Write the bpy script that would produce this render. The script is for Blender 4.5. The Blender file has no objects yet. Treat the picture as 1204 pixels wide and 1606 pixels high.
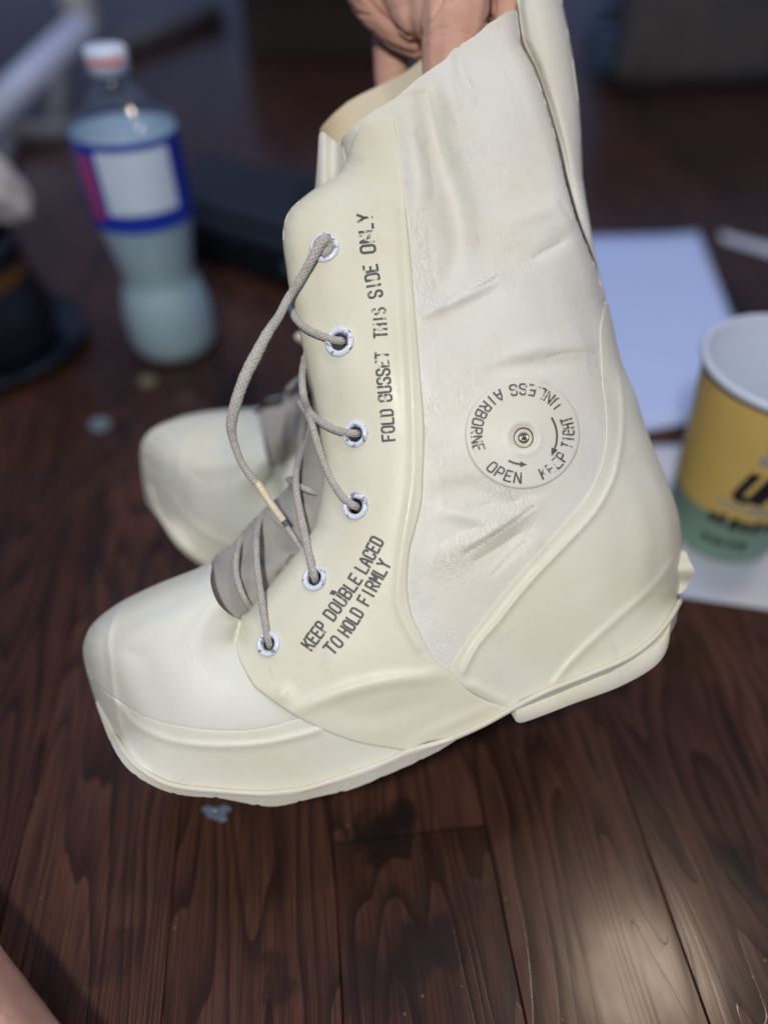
import bpy, bmesh, math, random
import numpy as np
from mathutils import Vector, Matrix
from mathutils.geometry import delaunay_2d_cdt

random.seed(7); np.random.seed(7)
S = bpy.context.scene
COL = S.collection
R = math.radians

# ------------------------------------------------------------------ camera
PITCH = R(45.5); CH = 0.42; F = 1100.0; CX, CY = 602.0, 803.0
RIGHT = np.array([1.0, 0, 0]); UP = np.array([0, math.sin(PITCH), math.cos(PITCH)])
FWD = np.array([0, math.cos(PITCH), -math.sin(PITCH)])
EYE = np.array([0, 0, CH])
cam = bpy.data.cameras.new('camera'); camo = bpy.data.objects.new('camera', cam); COL.objects.link(camo)
camo.location = EYE; camo.rotation_euler = (math.pi/2 - PITCH, 0, 0)
cam.sensor_fit = 'VERTICAL'; cam.sensor_height = 24.0; cam.lens = 24.0*F/1606
cam.clip_start = 0.01; cam.clip_end = 100
cam.dof.use_dof = True; cam.dof.focus_distance = 0.336; cam.dof.aperture_fstop = (cam.lens/1000)/0.0150
S.camera = camo

# ------------------------------------------------------------------ light
W = bpy.data.worlds.new('World'); S.world = W; W.use_nodes = True
bg = W.node_tree.nodes['Background']; bg.inputs[0].default_value = (0.42, 0.55, 1.0, 1); bg.inputs[1].default_value = 0.20
def camw(x, y, z):            # camera frame metres (right, up, forward) -> world
    return EYE + RIGHT*x + UP*y + FWD*z
def lamp(name, kind, loc, energy, color, size=0.1, target=None):
    l = bpy.data.lights.new(name, kind); l.energy = energy; l.color = color
    if kind == 'AREA': l.shape = 'DISK'; l.size = size
    else: l.shadow_soft_size = size
    o = bpy.data.objects.new(name, l); COL.objects.link(o); o.location = loc
    if target is not None:
        o.rotation_euler = (Vector(target) - Vector(loc)).to_track_quat('-Z', 'Y').to_euler()
    return o
lamp('front_lamp', 'POINT', camw(-0.08, 0.13, -0.38), 15.2, (1.0, 0.965, 0.895), 0.030)
lamp('window_light', 'AREA', (-0.25, 1.5, 2.4), 14, (0.50, 0.65, 1.0), 0.9, (0, 0.5, 0.1))
lamp('ceiling_lamp', 'AREA', (1.02, 0.63, 2.9), 16, (1.0, 0.78, 0.58), 0.30, (0.3, 0.3, 0))
S.view_settings.view_transform = 'Standard'; S.view_settings.look = 'None'
S.view_settings.exposure = 0.17; S.view_settings.gamma = 1.0
S.cycles.max_bounces = 8; S.cycles.transparent_max_bounces = 12; S.cycles.use_denoising = True

# ------------------------------------------------------------------ materials
def newmat(name):
    m = bpy.data.materials.new(name); m.use_nodes = True
    nt = m.node_tree; b = nt.nodes['Principled BSDF']
    return m, nt, b
def N(nt, t, **kw):
    n = nt.nodes.new(t)
    for k, v in kw.items():
        if k in n.inputs: n.inputs[k].default_value = v
        else: setattr(n, k, v)
    return n
def lk(nt, a, b): nt.links.new(a, b)
def ramp(nt, fac, stops):
    r = nt.nodes.new('ShaderNodeValToRGB')
    while len(r.color_ramp.elements) < len(stops): r.color_ramp.elements.new(0.5)
    for e, (p, c) in zip(r.color_ramp.elements, stops):
        e.position = p; e.color = tuple(c) + (1,) if len(c) == 3 else c
    lk(nt, fac, r.inputs[0]); return r
def g(v): return (v, v, v)
def mix(nt, fac, a, b, mode='MIX'):
    m = nt.nodes.new('ShaderNodeMix'); m.data_type = 'RGBA'; m.blend_type = mode
    for i, x in ((0, fac), (6, a), (7, b)):
        if hasattr(x, 'is_linked'): lk(nt, x, m.inputs[i])
        elif i == 0: m.inputs[0].default_value = x
        else: m.inputs[i].default_value = tuple(x) + (1,)
    return m.outputs[2]
def plain(name, col, rough=0.5, metal=0.0, var=0.15, scale=40, bump=0.0, bscale=200, spec=0.5):
    m, nt, b = newmat(name)
    tc = N(nt, 'ShaderNodeTexCoord')
    no = N(nt, 'ShaderNodeTexNoise', Scale=scale, Detail=5.0); lk(nt, tc.outputs['Object'], no.inputs['Vector'])
    c = mix(nt, no.outputs[0], [x*(1-var) for x in col], [min(1, x*(1+var)) for x in col])
    lk(nt, c, b.inputs['Base Color']); b.inputs['Roughness'].default_value = rough; b.inputs['Metallic'].default_value = metal
    b.inputs['Specular IOR Level'].default_value = spec
    if bump:
        n2 = N(nt, 'ShaderNodeTexNoise', Scale=bscale, Detail=4.0); lk(nt, tc.outputs['Object'], n2.inputs['Vector'])
        bp = N(nt, 'ShaderNodeBump', Strength=bump, Distance=0.001); lk(nt, n2.outputs[0], bp.inputs['Height']); lk(nt, bp.outputs[0], b.inputs['Normal'])
    return m
def rubber(name, col, crinkle, rough=0.42, stain=(0.50, 0.44, 0.32), stain_amt=0.35):
    m, nt, b = newmat(name)
    tc = N(nt, 'ShaderNodeTexCoord')
    n1 = N(nt, 'ShaderNodeTexNoise', Scale=22.0, Detail=6.0, Roughness=0.6); lk(nt, tc.outputs['Object'], n1.inputs['Vector'])
    r1 = ramp(nt, n1.outputs[0], [(0.42, g(0)), (0.75, g(1))])
    mm = N(nt, 'ShaderNodeMath', operation='MULTIPLY'); lk(nt, r1.outputs[0], mm.inputs[0]); mm.inputs[1].default_value = stain_amt
    c = mix(nt, mm.outputs[0], col, stain)
    n3 = N(nt, 'ShaderNodeTexNoise', Scale=420.0, Detail=3.0); lk(nt, tc.outputs['Object'], n3.inputs['Vector'])
    r3 = ramp(nt, n3.outputs[0], [(0.70, g(0)), (0.78, g(1))])
    m3 = N(nt, 'ShaderNodeMath', operation='MULTIPLY'); lk(nt, r3.outputs[0], m3.inputs[0]); m3.inputs[1].default_value = 0.22
    c = mix(nt, m3.outputs[0], c, (0.33, 0.30, 0.25))
    ny = N(nt, 'ShaderNodeTexNoise', Scale=9.0, Detail=7.0, Roughness=0.65, Distortion=0.8); lk(nt, tc.outputs['Object'], ny.inputs['Vector'])
    ry = ramp(nt, ny.outputs[0], [(0.46, g(0)), (0.72, g(0.7))]); c = mix(nt, ry.outputs[0], c, (col[0]*0.92, col[1]*0.84, col[2]*0.68))
    mpS = N(nt, 'ShaderNodeMapping'); mpS.inputs['Scale'].default_value = (1, 1, 0.10); mpS.inputs['Rotation'].default_value = (0, R(35), 0); lk(nt, tc.outputs['Object'], mpS.inputs[0])
    ns_ = N(nt, 'ShaderNodeTexNoise', Scale=300.0, Detail=4.0, Distortion=0.5); lk(nt, mpS.outputs[0], ns_.inputs['Vector'])
    rs_ = ramp(nt, ns_.outputs[0], [(0.66, g(0)), (0.75, g(0.22))]); c = mix(nt, rs_.outputs[0], c, (0.40, 0.36, 0.30))
    nb_ = N(nt, 'ShaderNodeTexNoise', Scale=48.0, Detail=8.0, Roughness=0.7); lk(nt, tc.outputs['Object'], nb_.inputs['Vector'])
    rb_ = ramp(nt, nb_.outputs[0], [(0.60, g(0)), (0.72, g(0.36))]); c = mix(nt, rb_.outputs[0], c, (0.46, 0.44, 0.42))
    b.inputs['Roughness'].default_value = rough; b.inputs['Specular IOR Level'].default_value = 0.4
    rr = ramp(nt, n1.outputs[0], [(0.3, g(rough-0.08)), (0.7, g(rough+0.12))]); lk(nt, rr.outputs[0], b.inputs['Roughness'])
    # fine relief
    n2 = N(nt, 'ShaderNodeTexNoise', Scale=260.0, Detail=4.0); lk(nt, tc.outputs['Object'], n2.inputs['Vector'])
    bp = N(nt, 'ShaderNodeBump', Strength=0.12, Distance=0.0006); lk(nt, n2.outputs[0], bp.inputs['Height'])
    last = bp
    if crinkle:
        # dry vertical cracking in patches
        mp = N(nt, 'ShaderNodeMapping'); mp.inputs['Scale'].default_value = (1.0, 1.0, 0.30); mp.inputs['Rotation'].default_value = (0, R(-22), 0)
        dn = N(nt, 'ShaderNodeTexNoise', Scale=70.0, Detail=3.0); lk(nt, tc.outputs['Object'], dn.inputs['Vector'])
        va = N(nt, 'ShaderNodeVectorMath', operation='SCALE'); lk(nt, dn.outputs['Color'], va.inputs[0]); va.inputs['Scale'].default_value = 0.010
        vb = N(nt, 'ShaderNodeVectorMath', operation='ADD'); lk(nt, tc.outputs['Object'], vb.inputs[0]); lk(nt, va.outputs[0], vb.inputs[1])
        lk(nt, vb.outputs[0], mp.inputs['Vector'])
        vo = N(nt, 'ShaderNodeTexVoronoi', Scale=560.0); vo.feature = 'DISTANCE_TO_EDGE'; lk(nt, mp.outputs[0], vo.inputs['Vector'])
        rc = ramp(nt, vo.outputs['Distance'], [(0.0, g(0)), (0.10, g(1))])
        nm = N(nt, 'ShaderNodeTexNoise', Scale=34.0, Detail=4.0); lk(nt, tc.outputs['Object'], nm.inputs['Vector'])
        at = N(nt, 'ShaderNodeAttribute', attribute_name='crinkle')
        ms = N(nt, 'ShaderNodeMath', operation='MULTIPLY'); lk(nt, at.outputs['Fac'], ms.inputs[0])
        rm = ramp(nt, nm.outputs[0], [(0.42, g(0)), (0.62, g(1))]); lk(nt, rm.outputs[0], ms.inputs[1])
        inv = N(nt, 'ShaderNodeMath', operation='SUBTRACT'); inv.inputs[0].default_value = 1.0; lk(nt, rc.outputs[0], inv.inputs[1])
        cr = N(nt, 'ShaderNodeMath', operation='MULTIPLY'); lk(nt, inv.outputs[0], cr.inputs[0]); lk(nt, ms.outputs[0], cr.inputs[1])
        ng = N(nt, 'ShaderNodeMath', operation='MULTIPLY'); lk(nt, cr.outputs[0], ng.inputs[0]); ng.inputs[1].default_value = -1.0
        b2 = N(nt, 'ShaderNodeBump', Strength=0.42, Distance=0.0006); lk(nt, ng.outputs[0], b2.inputs['Height']); lk(nt, bp.outputs[0], b2.inputs['Normal'])
        last = b2
        # soft wrinkling
        mp2 = N(nt, 'ShaderNodeMapping'); mp2.inputs['Scale'].default_value = (1, 1, 0.35); lk(nt, vb.outputs[0], mp2.inputs['Vector'])
        w2 = N(nt, 'ShaderNodeTexNoise', Scale=230.0, Detail=3.0); lk(nt, mp2.outputs[0], w2.inputs['Vector'])
        mw = N(nt, 'ShaderNodeMath', operation='MULTIPLY'); lk(nt, w2.outputs[0], mw.inputs[0]); lk(nt, at.outputs['Fac'], mw.inputs[1])
        b3 = N(nt, 'ShaderNodeBump', Strength=0.5, Distance=0.0016); lk(nt, mw.outputs[0], b3.inputs['Height']); lk(nt, b2.outputs[0], b3.inputs['Normal'])
        last = b3
        cd = N(nt, 'ShaderNodeMath', operation='MULTIPLY'); lk(nt, cr.outputs[0], cd.inputs[0]); cd.inputs[1].default_value = 0.14
        c = mix(nt, cd.outputs[0], c, (0.36, 0.33, 0.28))
    lk(nt, last.outputs[0], b.inputs['Normal'])
    lk(nt, c, b.inputs['Base Color'])
    return m

M = {}
M['white'] = rubber('white_rubber', (0.635, 0.635, 0.575), True, 0.46, (0.575, 0.555, 0.47), 0.40)
M['toe'] = rubber('toe_rubber', (0.645, 0.66, 0.58), False, 0.52, (0.59, 0.58, 0.49), 0.3)
M['cream'] = rubber('cream_rubber', (0.65, 0.645, 0.52), False, 0.40, (0.60, 0.565, 0.41), 0.45)
M['band'] = rubber('band_rubber', (0.67, 0.67, 0.565), False, 0.42, (0.62, 0.595, 0.46), 0.35)
M['disc'] = rubber('disc_rubber', (0.645, 0.64, 0.565), False, 0.45, (0.60, 0.55, 0.45), 0.3)
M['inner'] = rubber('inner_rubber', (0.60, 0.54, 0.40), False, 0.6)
M['sole'] = rubber('sole_rubber', (0.67, 0.66, 0.56), False, 0.45, (0.47, 0.41, 0.30), 0.5)
M['tongue'] = plain('tongue_fabric', (0.32, 0.305, 0.275), 0.9, var=0.2, scale=60, bump=0.4, bscale=900)
M['steel'] = plain('valve_steel', (0.30, 0.28, 0.25), 0.3, 1.0, var=0.2)
M['brass'] = plain('valve_socket', (0.20, 0.14, 0.08), 0.4, 0.8)
M['dark'] = plain('dark_hole', (0.03, 0.028, 0.025), 0.8)
M['aglet'] = plain('aglet_plastic', (0.62, 0.55, 0.38), 0.35, var=0.12, scale=200)

def eyelet_mat():
    m, nt, b = newmat('eyelet_paint'); tc = N(nt, 'ShaderNodeTexCoord')
    n = N(nt, 'ShaderNodeTexNoise', Scale=330.0, Detail=4.0); lk(nt, tc.outputs['Object'], n.inputs['Vector'])
    r = ramp(nt, n.outputs[0], [(0.56, g(0)), (0.62, g(1))])
    c = mix(nt, r.outputs[0], (0.66, 0.71, 0.80), (0.25, 0.26, 0.30)); lk(nt, c, b.inputs['Base Color'])
    b.inputs['Roughness'].default_value = 0.28; return m
M['eyelet'] = eyelet_mat()
def lace_mat():
    m, nt, b = newmat('braided_lace'); uv = N(nt, 'ShaderNodeUVMap')
    mp = N(nt, 'ShaderNodeMapping'); mp.inputs['Scale'].default_value = (8, 1, 1); lk(nt, uv.outputs[0], mp.inputs[0])
    ws = []
    for s in (1, -1):
        sx = N(nt, 'ShaderNodeSeparateXYZ'); lk(nt, mp.outputs[0], sx.inputs[0])
        mu = N(nt, 'ShaderNodeMath', operation='MULTIPLY'); lk(nt, sx.outputs[1], mu.inputs[0]); mu.inputs[1].default_value = 420.0*s
        ad = N(nt, 'ShaderNodeMath', operation='ADD'); lk(nt, sx.outputs[0], ad.inputs[0]); lk(nt, mu.outputs[0], ad.inputs[1])
        m2 = N(nt, 'ShaderNodeMath', operation='MULTIPLY'); lk(nt, ad.outputs[0], m2.inputs[0]); m2.inputs[1].default_value = 6.2832
        si = N(nt, 'ShaderNodeMath', operation='SINE'); lk(nt, m2.outputs[0], si.inputs[0]); ws.append(si)
    mx = N(nt, 'ShaderNodeMath', operation='MAXIMUM'); lk(nt, ws[0].outputs[0], mx.inputs[0]); lk(nt, ws[1].outputs[0], mx.inputs[1])
    r = ramp(nt, mx.outputs[0], [(0.0, (0.38, 0.36, 0.325)), (0.9, (0.455, 0.435, 0.395))])
    tc = N(nt, 'ShaderNodeTexCoord'); n = N(nt, 'ShaderNodeTexNoise', Scale=900.0, Detail=3.0); lk(nt, tc.outputs['Object'], n.inputs['Vector'])
    c = mix(nt, 0.5, r.outputs[0], n.outputs[0], 'OVERLAY'); lk(nt, c, b.inputs['Base Color'])
    b.inputs['Roughness'].default_value = 0.9
    bp = N(nt, 'ShaderNodeBump', Strength=0.45, Distance=0.0005); lk(nt, mx.outputs[0], bp.inputs['Height']); lk(nt, bp.outputs[0], b.inputs['Normal'])
    return m
M['lace'] = lace_mat()
def ink_mat(name, lo, hi, scale=240.0):
    m, nt, b = newmat(name); tc = N(nt, 'ShaderNodeTexCoord')
    n = N(nt, 'ShaderNodeTexNoise', Scale=scale, Detail=5.0, Roughness=0.65); lk(nt, tc.outputs['Object'], n.inputs['Vector'])
    n2 = N(nt, 'ShaderNodeTexNoise', Scale=38.0, Detail=2.0); lk(nt, tc.outputs['Object'], n2.inputs['Vector'])
    ad = N(nt, 'ShaderNodeMath', operation='MULTIPLY_ADD'); lk(nt, n2.outputs[0], ad.inputs[0]); ad.inputs[1].default_value = 0.7; lk(nt, n.outputs[0], ad.inputs[2])
    r = ramp(nt, ad.outputs[0], [(lo, g(0.88)), (hi, g(0.0))])
    b.inputs['Base Color'].default_value = (0.075, 0.072, 0.076, 1); b.inputs['Roughness'].default_value = 0.6
    lk(nt, r.outputs[0], b.inputs['Alpha']); return m
M['ink'] = ink_mat('stencil_ink', 0.91, 1.16)
M['ink_faded'] = ink_mat('faded_ink', 0.89, 1.15)
M['ink_dark'] = ink_mat('dark_ink', 1.02, 1.30)

# ------------------------------------------------------------------ object helpers
def mobj(name, verts, faces, mat, parent=None, smooth=True, loc=None, uvs=None):
    """verts are world coordinates; local = world moved into the parent's / own frame"""
    v = np.asarray(verts, float).reshape(-1, 3)
    if parent is not None:
        root = parent
        while root.parent: root = root.parent
        mw = root.get('_frame')
        Rm = np.array(root['_R']).reshape(3, 3); t = np.array(root['_t'])
        v = (v - t) @ Rm
    elif loc is not None: v = v - np.asarray(loc, float)
    me = bpy.data.meshes.new(name)
    me.from_pydata([tuple(p) for p in v], [], [tuple(int(i) for i in f) for f in faces]); me.update()
    if smooth:
        me.polygons.foreach_set('use_smooth', [True]*len(me.polygons))
    if uvs is not None:
        l = me.uv_layers.new(name='UVMap')
        for p in me.polygons:
            for k, li in enumerate(p.loop_indices): l.data[li].uv = uvs[p.index][k]
    o = bpy.data.objects.new(name, me); COL.objects.link(o)
    if mat: me.materials.append(mat)
    if parent is not None: o.parent = parent
    elif loc is not None: o.location = loc
    return o
def thing(name, label, cat, loc, rot=None, group=None):
    o = bpy.data.objects.new(name, None); COL.objects.link(o)
    Rm = np.eye(3) if rot is None else np.asarray(rot, float)
    m4 = np.eye(4); m4[:3, :3] = Rm; m4[:3, 3] = loc
    o.matrix_world = Matrix(m4.tolist())
    o['_R'] = [float(x) for x in Rm.flatten()]; o['_t'] = [float(x) for x in loc]
    o['label'] = label; o['category'] = cat
    if group: o['group'] = group
    o.empty_display_size = 0.02
    return o
def tagm(o, label, cat, group=None):
    o['label'] = label; o['category'] = cat
    if group: o['group'] = group
def solid(o, t, offset=-1):
    m = o.modifiers.new('thickness', 'SOLIDIFY'); m.thickness = t; m.offset = offset; m.use_even_offset = False
def slab(P, T, dirs, t):
    """give a sheet its thickness: back copy pushed along dirs, rim with its own verts"""
    P = np.asarray(P); n = len(P); Q = P+np.asarray(dirs)*t
    cnt = {}
    for f in T:
        for i in range(len(f)):
            e = (f[i], f[(i+1) % len(f)]); cnt[e] = 1
    bd = [e for e in cnt if (e[1], e[0]) not in cnt]
    V = np.vstack([P, Q]); F_ = list(T)+[tuple(i+n for i in f[::-1]) for f in T]
    ids = {}; ex = []
    def dup(i):
        if i not in ids: ids[i] = 2*n+len(ex); ex.append(V[i])
        return ids[i]
    for a, b in bd: F_.append((dup(b), dup(a), dup(a+n), dup(b+n)))
    return np.vstack([V, np.array(ex)]) if ex else V, F_
def bevel(o, w, seg=2):
    m = o.modifiers.new('bevel', 'BEVEL'); m.width = w; m.segments = seg; m.limit_method = 'ANGLE'; m.angle_limit = R(35)

def ray(px, py):
    px = np.asarray(px, float); py = np.asarray(py, float)
    return (np.stack([(px-CX)/F, -(py-CY)/F, np.ones_like(px)], -1))
def at(px, py, z):          # point seen at (px,py), z metres deep along the view axis
    r = ray(px, py)*np.asarray(z, float)[..., None]
    return EYE + r[..., 0:1]*RIGHT + r[..., 1:2]*UP + r[..., 2:3]*FWD
def floorpt(px, py, h=0.0):
    r = ray(px, py); d = r[..., 0:1]*RIGHT + r[..., 1:2]*UP + FWD
    t = (h-CH)/d[..., 2:3]; return EYE + d*t
def poly_resample(pts, step=4.0, closed=True):
    p = np.asarray(pts, float)
    if closed: p = np.vstack([p, p[:1]])
    seg = np.linalg.norm(np.diff(p, axis=0), axis=1); s = np.concatenate([[0], np.cumsum(seg)])
    n = max(3, int(s[-1]/step)); t = np.linspace(0, s[-1], n+1)
    out = np.stack([np.interp(t, s, p[:, 0]), np.interp(t, s, p[:, 1])], -1)
    return out[:-1] if closed else out
def smooth_poly(pts, closed=True, n=8):
    """Catmull-Rom through the points (any dimension)"""
    p = np.asarray(pts, float); m = len(p); out = []
    rng = range(m) if closed else range(m-1)
    for i in rng:
        if closed: a, b, c, d = p[(i-1) % m], p[i], p[(i+1) % m], p[(i+2) % m]
        else: a, b, c, d = p[max(i-1, 0)], p[i], p[i+1], p[min(i+2, m-1)]
        for k in range(n):
            t = k/n
            out.append(0.5*((2*b)+(-a+c)*t+(2*a-5*b+4*c-d)*t*t+(-a+3*b-3*c+d)*t**3))
    if not closed: out.append(p[-1])
    return np.array(out)
def dist_to(P, Q, chunk=4000):
    out = np.empty(len(P))
    for i in range(0, len(P), chunk):
        d = P[i:i+chunk, None, :]-Q[None]; out[i:i+chunk] = np.sqrt((d*d).sum(-1).min(1))
    return out
def dseg(P, Q, closed=False, chunk=3000):
    """exact distance to a polyline"""
    A = Q if closed else Q[:-1]; Bq = np.roll(Q, -1, 0) if closed else Q[1:]; D = Bq-A; L2 = (D*D).sum(1)+1e-12; out = np.empty(len(P)); n = len(Q); m = len(A)
    for i in range(0, len(P), chunk):
        p = P[i:i+chunk]; j = ((p[:, None, :]-Q[None])**2).sum(-1).argmin(1); best = np.full(len(p), 1e9)
        for k in (j, j-1):
            kk = k % m if closed else np.clip(k, 0, m-1)
            t = np.clip(((p-A[kk])*D[kk]).sum(1)/L2[kk], 0, 1); best = np.minimum(best, np.linalg.norm(p-A[kk]-D[kk]*t[:, None], axis=1))
        out[i:i+chunk] = best
    return out
def inside(P, poly):
    x, y = P[:, 0], P[:, 1]; r = np.zeros(len(P), bool); n = len(poly)
    for i in range(n):
        a, b = poly[i], poly[(i+1) % n]
        c = ((a[1] > y) != (b[1] > y)) & (x < (b[0]-a[0])*(y-a[1])/((b[1]-a[1]) or 1e-9)+a[0]); r ^= c
    return r
def cdt(outline, spacing=5.0, rows=(0.9, 2.2, 4.0), holes=(), extra=None, jit=0.15):
    """triangulate a picture-plane outline: boundary rows plus an inner grid"""
    B = poly_resample(outline, 4.0); pts = [B]
    lo, hi = B.min(0), B.max(0)
    gx, gy = np.meshgrid(np.arange(lo[0], hi[0], spacing), np.arange(lo[1], hi[1], spacing*0.866))
    gx = gx + (np.arange(gx.shape[0]) % 2)[:, None]*spacing/2
    G = np.stack([gx.ravel(), gy.ravel()], -1); G += np.random.uniform(-jit, jit, G.shape)*spacing
    G = G[inside(G, B)]
    nx = np.roll(B, -1, 0)-np.roll(B, 1, 0); nrm = np.stack([-nx[:, 1], nx[:, 0]], -1); nrm /= np.linalg.norm(nrm, axis=1)[:, None]+1e-9
    area = 0.5*np.sum(B[:, 0]*np.roll(B[:, 1], -1)-np.roll(B[:, 0], -1)*B[:, 1])
    if area < 0: nrm = -nrm
    ext = []
    for r in rows:
        q = B+nrm*r; q = q[inside(q, B)]; q = q[dist_to(q, B) > r*0.9]; ext.append(q)
    if extra is not None and len(extra):
        e = np.asarray(extra); e = e[inside(e, B)]; e = e[dist_to(e, B) > max(rows)+1]; ext.append(e)
        if len(e): G = G[dist_to(G, e) > 2.0]
    G = G[dist_to(G, B) > max(rows)+spacing*0.45]
    edges = [(i, (i+1) % len(B)) for i in range(len(B))]
    base = len(B); allp = [B]
    for (hx, hy, hr) in holes:
        k = 24; H = np.array([(hx+hr*math.cos(2*math.pi*i/k), hy+hr*math.sin(2*math.pi*i/k)) for i in range(k)])
        edges += [(base+i, base+(i+1) % k) for i in range(k)]; allp.append(H); base += k
        G = G[np.hypot(G[:, 0]-hx, G[:, 1]-hy) > hr+2.5]
    allp += ext+[G]; P = np.vstack(allp)
    r = delaunay_2d_cdt([Vector(p) for p in P], edges, [], 1, 1e-4)
    V = np.array([tuple(v) for v in r[0]]); T = [tuple(f) for f in r[2]]
    if holes:
        c = np.array([V[list(f)].mean(0) for f in T]); keep = np.ones(len(T), bool)
        for (hx, hy, hr) in holes: keep &= np.hypot(c[:, 0]-hx, c[:, 1]-hy) > hr*0.96
        T = [f for f, k in zip(T, keep) if k]
    return V, T, B
def face_cam(T, V):          # wind so that normals look at the camera (y runs down in V)
    out = []
    for f in T:
        a, b, c = V[f[0]], V[f[1]], V[f[2]]
        cr = (b[0]-a[0])*(c[1]-a[1])-(b[1]-a[1])*(c[0]-a[0])
        out.append(f if cr < 0 else (f[0], f[2], f[1]))
    return out
def tube(path, rad, nseg=10, closed_ends=True, flat=1.0):
    """path Nx3 world; rad scalar/array; returns verts, faces, uvs"""
    p = np.asarray(path, float); n = len(p); rad = np.broadcast_to(np.asarray(rad, float), (n,))
    t = np.gradient(p, axis=0); t /= np.linalg.norm(t, axis=1)[:, None]+1e-12
    ref = FWD; vs = []; fs = []; uv = []; L = np.concatenate([[0], np.cumsum(np.linalg.norm(np.diff(p, axis=0), axis=1))])
    for i in range(n):
        a = np.cross(t[i], ref); 
        if np.linalg.norm(a) < 1e-3: a = np.cross(t[i], UP)
        a /= np.linalg.norm(a); b = np.cross(a, t[i])
        for k in range(nseg):
            an = 2*math.pi*k/nseg; vs.append(p[i]+rad[i]*(a*math.cos(an)+b*math.sin(an)*flat))
    for i in range(n-1):
        for k in range(nseg):
            k2 = (k+1) % nseg
            fs.append((i*nseg+k, i*nseg+k2, (i+1)*nseg+k2, (i+1)*nseg+k))
            uv.append([(k/nseg, L[i]), ((k+1)/nseg, L[i]), ((k+1)/nseg, L[i+1]), (k/nseg, L[i+1])])
    if closed_ends:
        fs.append(tuple(range(nseg))[::-1]); uv.append([(0, 0)]*nseg)
        fs.append(tuple((n-1)*nseg+k for k in range(nseg))); uv.append([(0, 0)]*nseg)
    return vs, fs, uv
def lathe(prof, n=48, cap=True):
    """profile [(r,z)] about Z at origin"""
    vs = []; fs = []
    for r, z in prof:
        for k in range(n):
            a = 2*math.pi*k/n; vs.append((r*math.cos(a), r*math.sin(a), z))
    for i in range(len(prof)-1):
        for k in range(n):
            k2 = (k+1) % n; fs.append((i*n+k, i*n+k2, (i+1)*n+k2, (i+1)*n+k))
    if cap:
        fs.append(tuple(range(n))[::-1]); fs.append(tuple((len(prof)-1)*n+k for k in range(n)))
    return np.array(vs), fs
def boxv(x0, x1, y0, y1, z0, z1):
    v = [(x, y, z) for z in (z0, z1) for y in (y0, y1) for x in (x0, x1)]
    f = [(0, 2, 3, 1), (4, 5, 7, 6), (0, 1, 5, 4), (2, 6, 7, 3), (0, 4, 6, 2), (1, 3, 7, 5)]
    return np.array(v, float), f

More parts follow.
